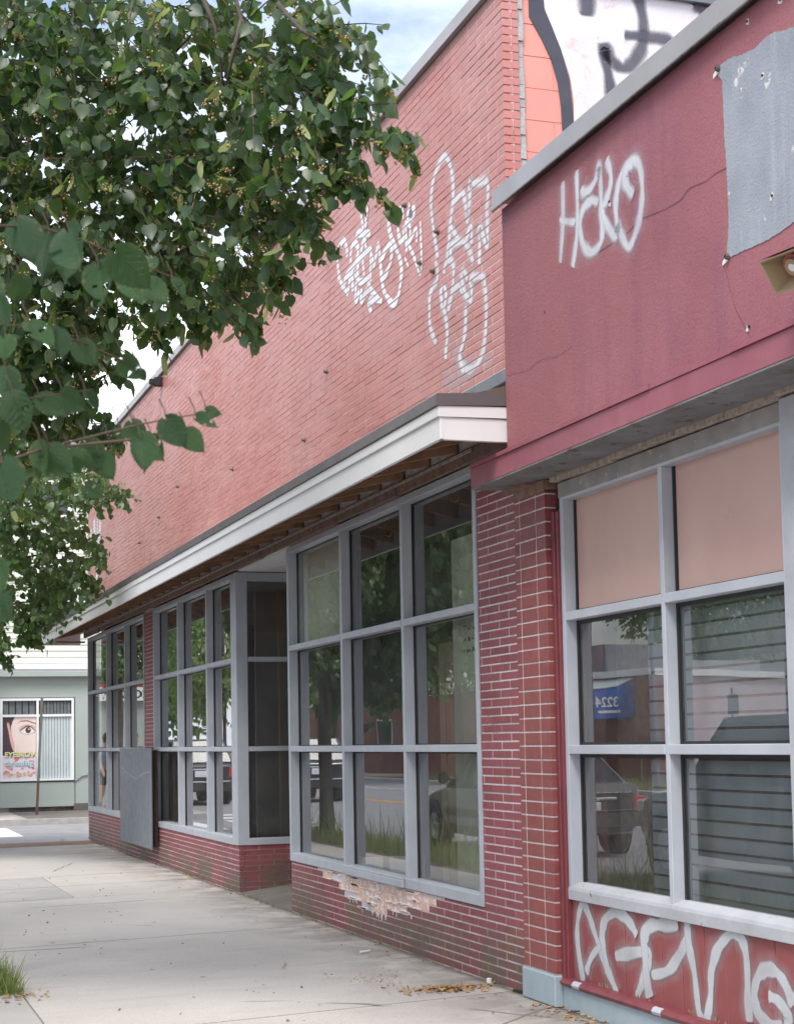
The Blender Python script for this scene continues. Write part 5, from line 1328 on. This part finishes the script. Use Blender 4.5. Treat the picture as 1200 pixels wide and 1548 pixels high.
    if kind == 'van':
        for s in (-1,1):
            q = MB(); q.prism([(h-1.75,1.16),(h-.95,1.12),(h-1.62,H-.20),(h-1.75,H-.20)],'y',s*W/2*.885-.03,s*W/2*.885+.03); o_ = q.build('door_window', M_cglass, T, local=True)
        q = MB(); q.add([(h-.80,-W/2*.78,1.10),(h-.80,W/2*.78,1.10),(h-1.62,W/2*.64,H-.07),(h-1.62,-W/2*.64,H-.07)],[(0,1,2,3)]); q.v = [(v[0]+.03,v[1],v[2]+.02) for v in q.v]; q.build('windscreen', M_cglass, T, local=True)
    zt = st_[0][2]
    bxl = lambda n, m, *d: MB().box(*d).build(n, m, T, local=True, bevel=.012)
    bxl('bumper', M_trimb if suv else paint, -h-.07, -h+.15, -W/2*.88, W/2*.88, .40, .62)
    bxl('bumper_strip', M_chrome if suv else M_trimb, -h-.085, -h-.06, -W/2*.80, W/2*.80, .60, .635)
    bxl('number_plate', M_plate, -h-.035, -h-.01, -.17, .17, zt-.28, zt-.12)
    bxl('badge_strip', M_chrome, -h-.03, -h-.005, -.42, .42, zt-.10, zt-.06)
    bxl('bumper', paint, h-.14, h+.05, -W/2*.74, W/2*.74, .34, .56)
    bxl('grille', M_trimb, h-.05, h+.02, -.45, .45, .56, .70)
    return T
blackp = car_paint('black car paint',(.012,.013,.016)); greyp = car_paint('dark grey green car paint',(.035,.04,.04)); whitep = car_paint('white van paint',(.62,.63,.65))
car('parked_suv','black sport utility car at the kerb beyond the corner, red tail lights','x' and (-5.05,44.6,-.13),R(90),4.7,1.86,1.72,'suv',blackp,'black cars beyond the corner')
car('driving_suv','black sport utility car driving in the near lane past the crossing',(-8.1,44.4,-.13),R(90),4.75,1.9,1.72,'suv',blackp,'black cars beyond the corner')
car('parked_sedan','dark grey green sedan parked at the kerb beside the verge',(-5.42,22.0,-.13),R(90),4.3,1.78,1.43,'sedan',greyp)
car('parked_suv','dark sport utility car parked behind the grey green sedan',(-5.55,14.7,-.13),R(90),4.8,1.9,1.80,'suv',car_paint('dark slate car paint',(.02,.023,.027)))
car('parked_van','white van parked last in the row at the kerb',(-5.6,8.9,-.13),R(90),5.2,1.95,2.05,'van',whitep)

# ------------------------------------------------------------------ two people on the far sidewalk (seen in the glass)
def person(label, loc, rz, shirt, shorts, hair_c, ph):
    T = thing('person', label, 'person', loc, rz, 'people on the far sidewalk')
    J = {'pel':((0,0,.92),.155),'wai':((0,-.01,1.06),.14),'che':((0,0,1.28),.165),'nec':((0,0,1.47),.062),'hea':((0,.015,1.56),.085),'hd2':((0,.02,1.66),.095),'top':((0,.01,1.735),.06)}
    E_ = [('pel','wai'),('wai','che'),('che','nec'),('nec','hea'),('hea','hd2'),('hd2','top')]
    for s, n in ((-1,'l'),(1,'r')):
        f = ph*s
        J['sh'+n] = ((s*.185,0,1.39),.06); J['el'+n] = ((s*.25,-.02-f*.06,1.12),.044); J['wr'+n] = ((s*.25,.06-f*.14,.90),.032); J['ha'+n] = ((s*.245,.08-f*.15,.80),.03)
        J['hi'+n] = ((s*.095,0,.86),.105); J['kn'+n] = ((s*.10,f*.13+.02,.49),.065); J['an'+n] = ((s*.10,f*.18-.03,.09),.042); J['to'+n] = ((s*.11,f*.18+.13,.035),.036)
        E_ += [('che','sh'+n),('sh'+n,'el'+n),('el'+n,'wr'+n),('wr'+n,'ha'+n),('pel','hi'+n),('hi'+n,'kn'+n),('kn'+n,'an'+n),('an'+n,'to'+n)]
    def skin(name, keys, grow, m, trim=None):
        ks = [k for k in J if k in keys]; me = bpy.data.meshes.new(name)
        me.from_pydata([J[k][0] if not trim or k not in trim else trim[k] for k in ks], [(ks.index(a),ks.index(b)) for a,b in E_ if a in keys and b in keys], [])
        me.materials.append(m); o = bpy.data.objects.new(name, me); C.objects.link(o); o.parent = T
        o.modifiers.new('skin','SKIN'); 
        for i, k in enumerate(ks):
            r = J[k][1]+grow; me.skin_vertices[0].data[i].radius = (r*(1.0), r*(.72 if k in ('che','wai') else .85 if k == 'pel' else 1)); me.skin_vertices[0].data[i].use_root = (i == 0)
        sb = o.modifiers.new('sub','SUBSURF'); sb.levels = 2; sb.render_levels = 2
        return o
    m_skin = flat('skin',(.52,.30,.22),.5)
    skin('body', set(J), 0, m_skin)
    low = {'el'+n: tuple(np.array(J['sh'+n][0])*.35+np.array(J['el'+n][0])*.65) for n in 'lr'}
    skin('shirt', {'pel','wai','che','shl','shr','ell','elr'}, .018, shirt, low)
    low = {'kn'+n: tuple(np.array(J['hi'+n][0])*.25+np.array(J['kn'+n][0])*.75) for n in 'lr'}
    skin('shorts', {'pel','hil','hir','knl','knr'}, .022, shorts, low)
    q = MB()
    for s in (-1,1):
        f = ph*s; q.box(s*.11-.045,s*.11+.045,f*.18-.09,f*.18+.18,-.0,.075)
    q.build('shoes', M_trim, T, local=True, bevel=.025)
    hr = MB(); hr.lathe([(.005,.125),(.06,.11),(.098,.06),(.108,.0),(.10,-.06),(.07,-.12)],14,'z',(0,-.012,1.655)); hr.build('hair', hair_c, T, local=True, smooth=True)
    q = MB()
    for s in (-1,1): q.box(s*.035-.012,s*.035+.012,.108,.116,1.655,1.668)
    q.build('eyes', M_black, T, local=True)
    bxn = MB(); bxn.prism([(.105,1.60),(.135,1.612),(.108,1.65)],'x',-.012,.012); bxn.build('nose', m_skin, T, local=True)
    q = MB(); q.box(-.025,.025,.100,.107,1.572,1.58); q.build('mouth', flat('lips',(.4,.14,.12)), T, local=True)
person('person in a pale blue shirt and black shorts walking on the far sidewalk', (-1.75,36.6,-.004), R(155), flat('pale blue cloth',(.30,.36,.50)), flat('black cloth',(.02,.02,.024)), flat('brown hair',(.07,.035,.02)), .9)
person('person in a black shirt and pale shorts walking on the far sidewalk', (-2.4,36.9,-.004), R(150), flat('black knit',(.022,.022,.026)), flat('sand cloth',(.45,.30,.24)), flat('dark hair',(.02,.015,.012)), -.8)

# ------------------------------------------------------------------ across the road (seen in the glass)
mv = thing('mauve_building', 'low mauve building with white parapet and brick corner across the road', 'building', (-24, 50, 0))
q = MB(); q.prism([(-19.6,45.0),(-36,54),(-30,68),(-19.6,62)],'z',-.1,3.35); q.build('wall', simple('mauve block wall',(.60,.49,.53),(.55,.45,.49),1,.7,.2,30), mv)
q = MB(); q.prism([(-19.4,44.7),(-36.2,53.9),(-30,68.3),(-19.4,62.2)],'z',3.351,3.56); q.build('parapet', M_trim, mv)
M_rbrick = brick_mat('far red brick',(.25,.09,.065),(.17,.06,.05),(.30,.12,.09),.7)
q = MB(); q.box(-20.3,-19.45,44.75,45.2,-.05,3.34); q.build('brick_corner', M_rbrick, mv)
q = MB(); q.box(-19.62,-19.5,45.21,61.9,-.05,3.34); q.build('front_wall', M_rbrick, mv)
bx('rooftop_unit', M_lead, mv, -24, -21.5, 52, 56, 3.56, 4.7); bx('rooftop_unit', M_coping, mv, -29.5, -26, 55, 57, 3.56, 4.3)
aw = thing('blue_awning', 'blue canvas awning with white lettering on the building across the road', 'awning', (-19, 48, 2))
m_blue = simple('blue canvas',(.03,.16,.50),(.025,.13,.42),2,.7)
q = MB(); q.prism([(-19.5,3.3),(-18.9,3.05),(-18.1,2.95),(-18.1,2.05),(-19.5,2.05)],'y',46.0,50.5); q.build('canvas', m_blue, aw)
q = MB(); q.prism([(-19.5,3.31),(-18.9,3.06),(-18.09,2.96),(-18.09,2.94),(-18.92,3.03),(-19.5,3.27)],'y',45.98,50.52); q.build('valance', simple('pale canvas',(.5,.6,.62),None,3,.7), aw)
text('3224', .42, -18.95, 2.42, M_trim, 45.985, aw, bold=.01)
bx('text_rule', M_trim, aw, -19.0, -18.2, 45.985, 46.001, 2.22, 2.30)
rb = thing('brick_row_building', 'low red brick building behind the trees across the road', 'building', (-24, 75, 0))
q = MB(); q.box(-34,-21,66,100,-.1,3.4); q.build('wall', M_rbrick, rb); bx('parapet', M_trim, rb, -34.1,-20.9,65.9,100.1,3.401,3.6)
bx('downpipe', flat('blue pipe',(.05,.25,.6)), rb, -20.98, -20.86, 71, 71.12, 0, 3.2)
for i in range(5):
    w_ = bx('window', M_trim, rb, -20.99, -20.95, 74+i*5, 76+i*5, 1.0, 2.5); bx('pane', M_night, w_, -20.951, -20.94, 74.1+i*5, 75.9+i*5, 1.1, 2.4)
gh_ = thing('gable_house', 'house with dark roof and pale gable behind the mauve building', 'house', (-40, 66, 0))
bx('wall', M_cream, gh_, -47, -37, 62, 72, -.1, 5.2)
q = MB(); q.prism([(-47.5,5.2),(-36.5,5.2),(-42,9.2)],'y',61.6,72.4); q.build('roof', M_roof, gh_)
q = MB(); q.prism([(-44,5.3),(-40,5.3),(-42,7.8)],'y',61.3,61.59); q.build('gable', M_cream, gh_)
for x, y, h, lab in ((-17.3,40.5,7.0,'slim grey lamp post across the road'),(-17.2,33.5,9.0,'thick wooden utility pole across the road')):
    p_ = thing('lamp_post' if h < 8 else 'utility_pole', lab, 'pole', (x,y,0))
    q = MB(); q.tube([(x,y,-.05),(x,y,h)],[.075,.055] if h < 8 else [.15,.11],10); q.build('shaft', M_lead if h < 8 else M_bark, p_)
    if h < 8:
        q = MB(); q.tube([(x,y,h-.1),(x+.7,y,h+.15),(x+1.5,y,h+.2)],.035,8); q.build('arm', M_lead, p_); bx('lamp_head', M_coping, p_, x+1.4, x+2.0, y-.13, y+.13, h+.12, h+.25)
    else:
        bx('cross_arm', M_bark, p_, x-1.1, x+1.1, y-.17, y-.16+.1, h-.6, h-.48)
        for k in (-.9,-.4,.4,.9): q = MB(); q.lathe([(.03,0),(.05,.05),(.03,.12),(.005,.13)],8,'z',(x+k,y-.12,h-.479)); q.build('insulator', M_trim, p_)
sn = thing('road_sign', 'back of a grey road sign on a post across the road', 'sign', (-16.9,35.7,0))
q = MB(); q.tube([(-16.9,35.7,-.05),(-16.9,35.7,2.6)],.03,8); q.build('post', M_lead, sn)
q = MB(); q.prism([(-17.05,1.98),(-17.02,1.95),(-16.78,1.95),(-16.75,1.98),(-16.75,2.42),(-16.78,2.45),(-17.02,2.45),(-17.05,2.42)],'y',35.65,35.665); q.build('plate', M_lead, sn)
fc = thing('chain_fence', 'low dark railing in front of the mauve building', 'fence', (-18,43,0))
for i in range(7):
    q = MB(); q.tube([(-19.2+i*.0,36+i*1.5,0),(-19.2,36+i*1.5,1.05)],.03,6); q.build('post', M_lead, fc)
q = MB(); q.tube([(-19.2,36,1.03),(-19.2,45,1.03)],.02,6); q.tube([(-19.2,36,.5),(-19.2,45,.5)],.012,6); q.build('rail', M_lead, fc)
struct(bx('planting_bed', M_dirt, None, -19.1, -17.0, 24, 70, -.05, .03))
g = grass('opposite_grass', 5000, (-19.0,-17.1), (24,60), .32, pw=1.6); tag(g, 'rough grass strip across the road', 'grass')
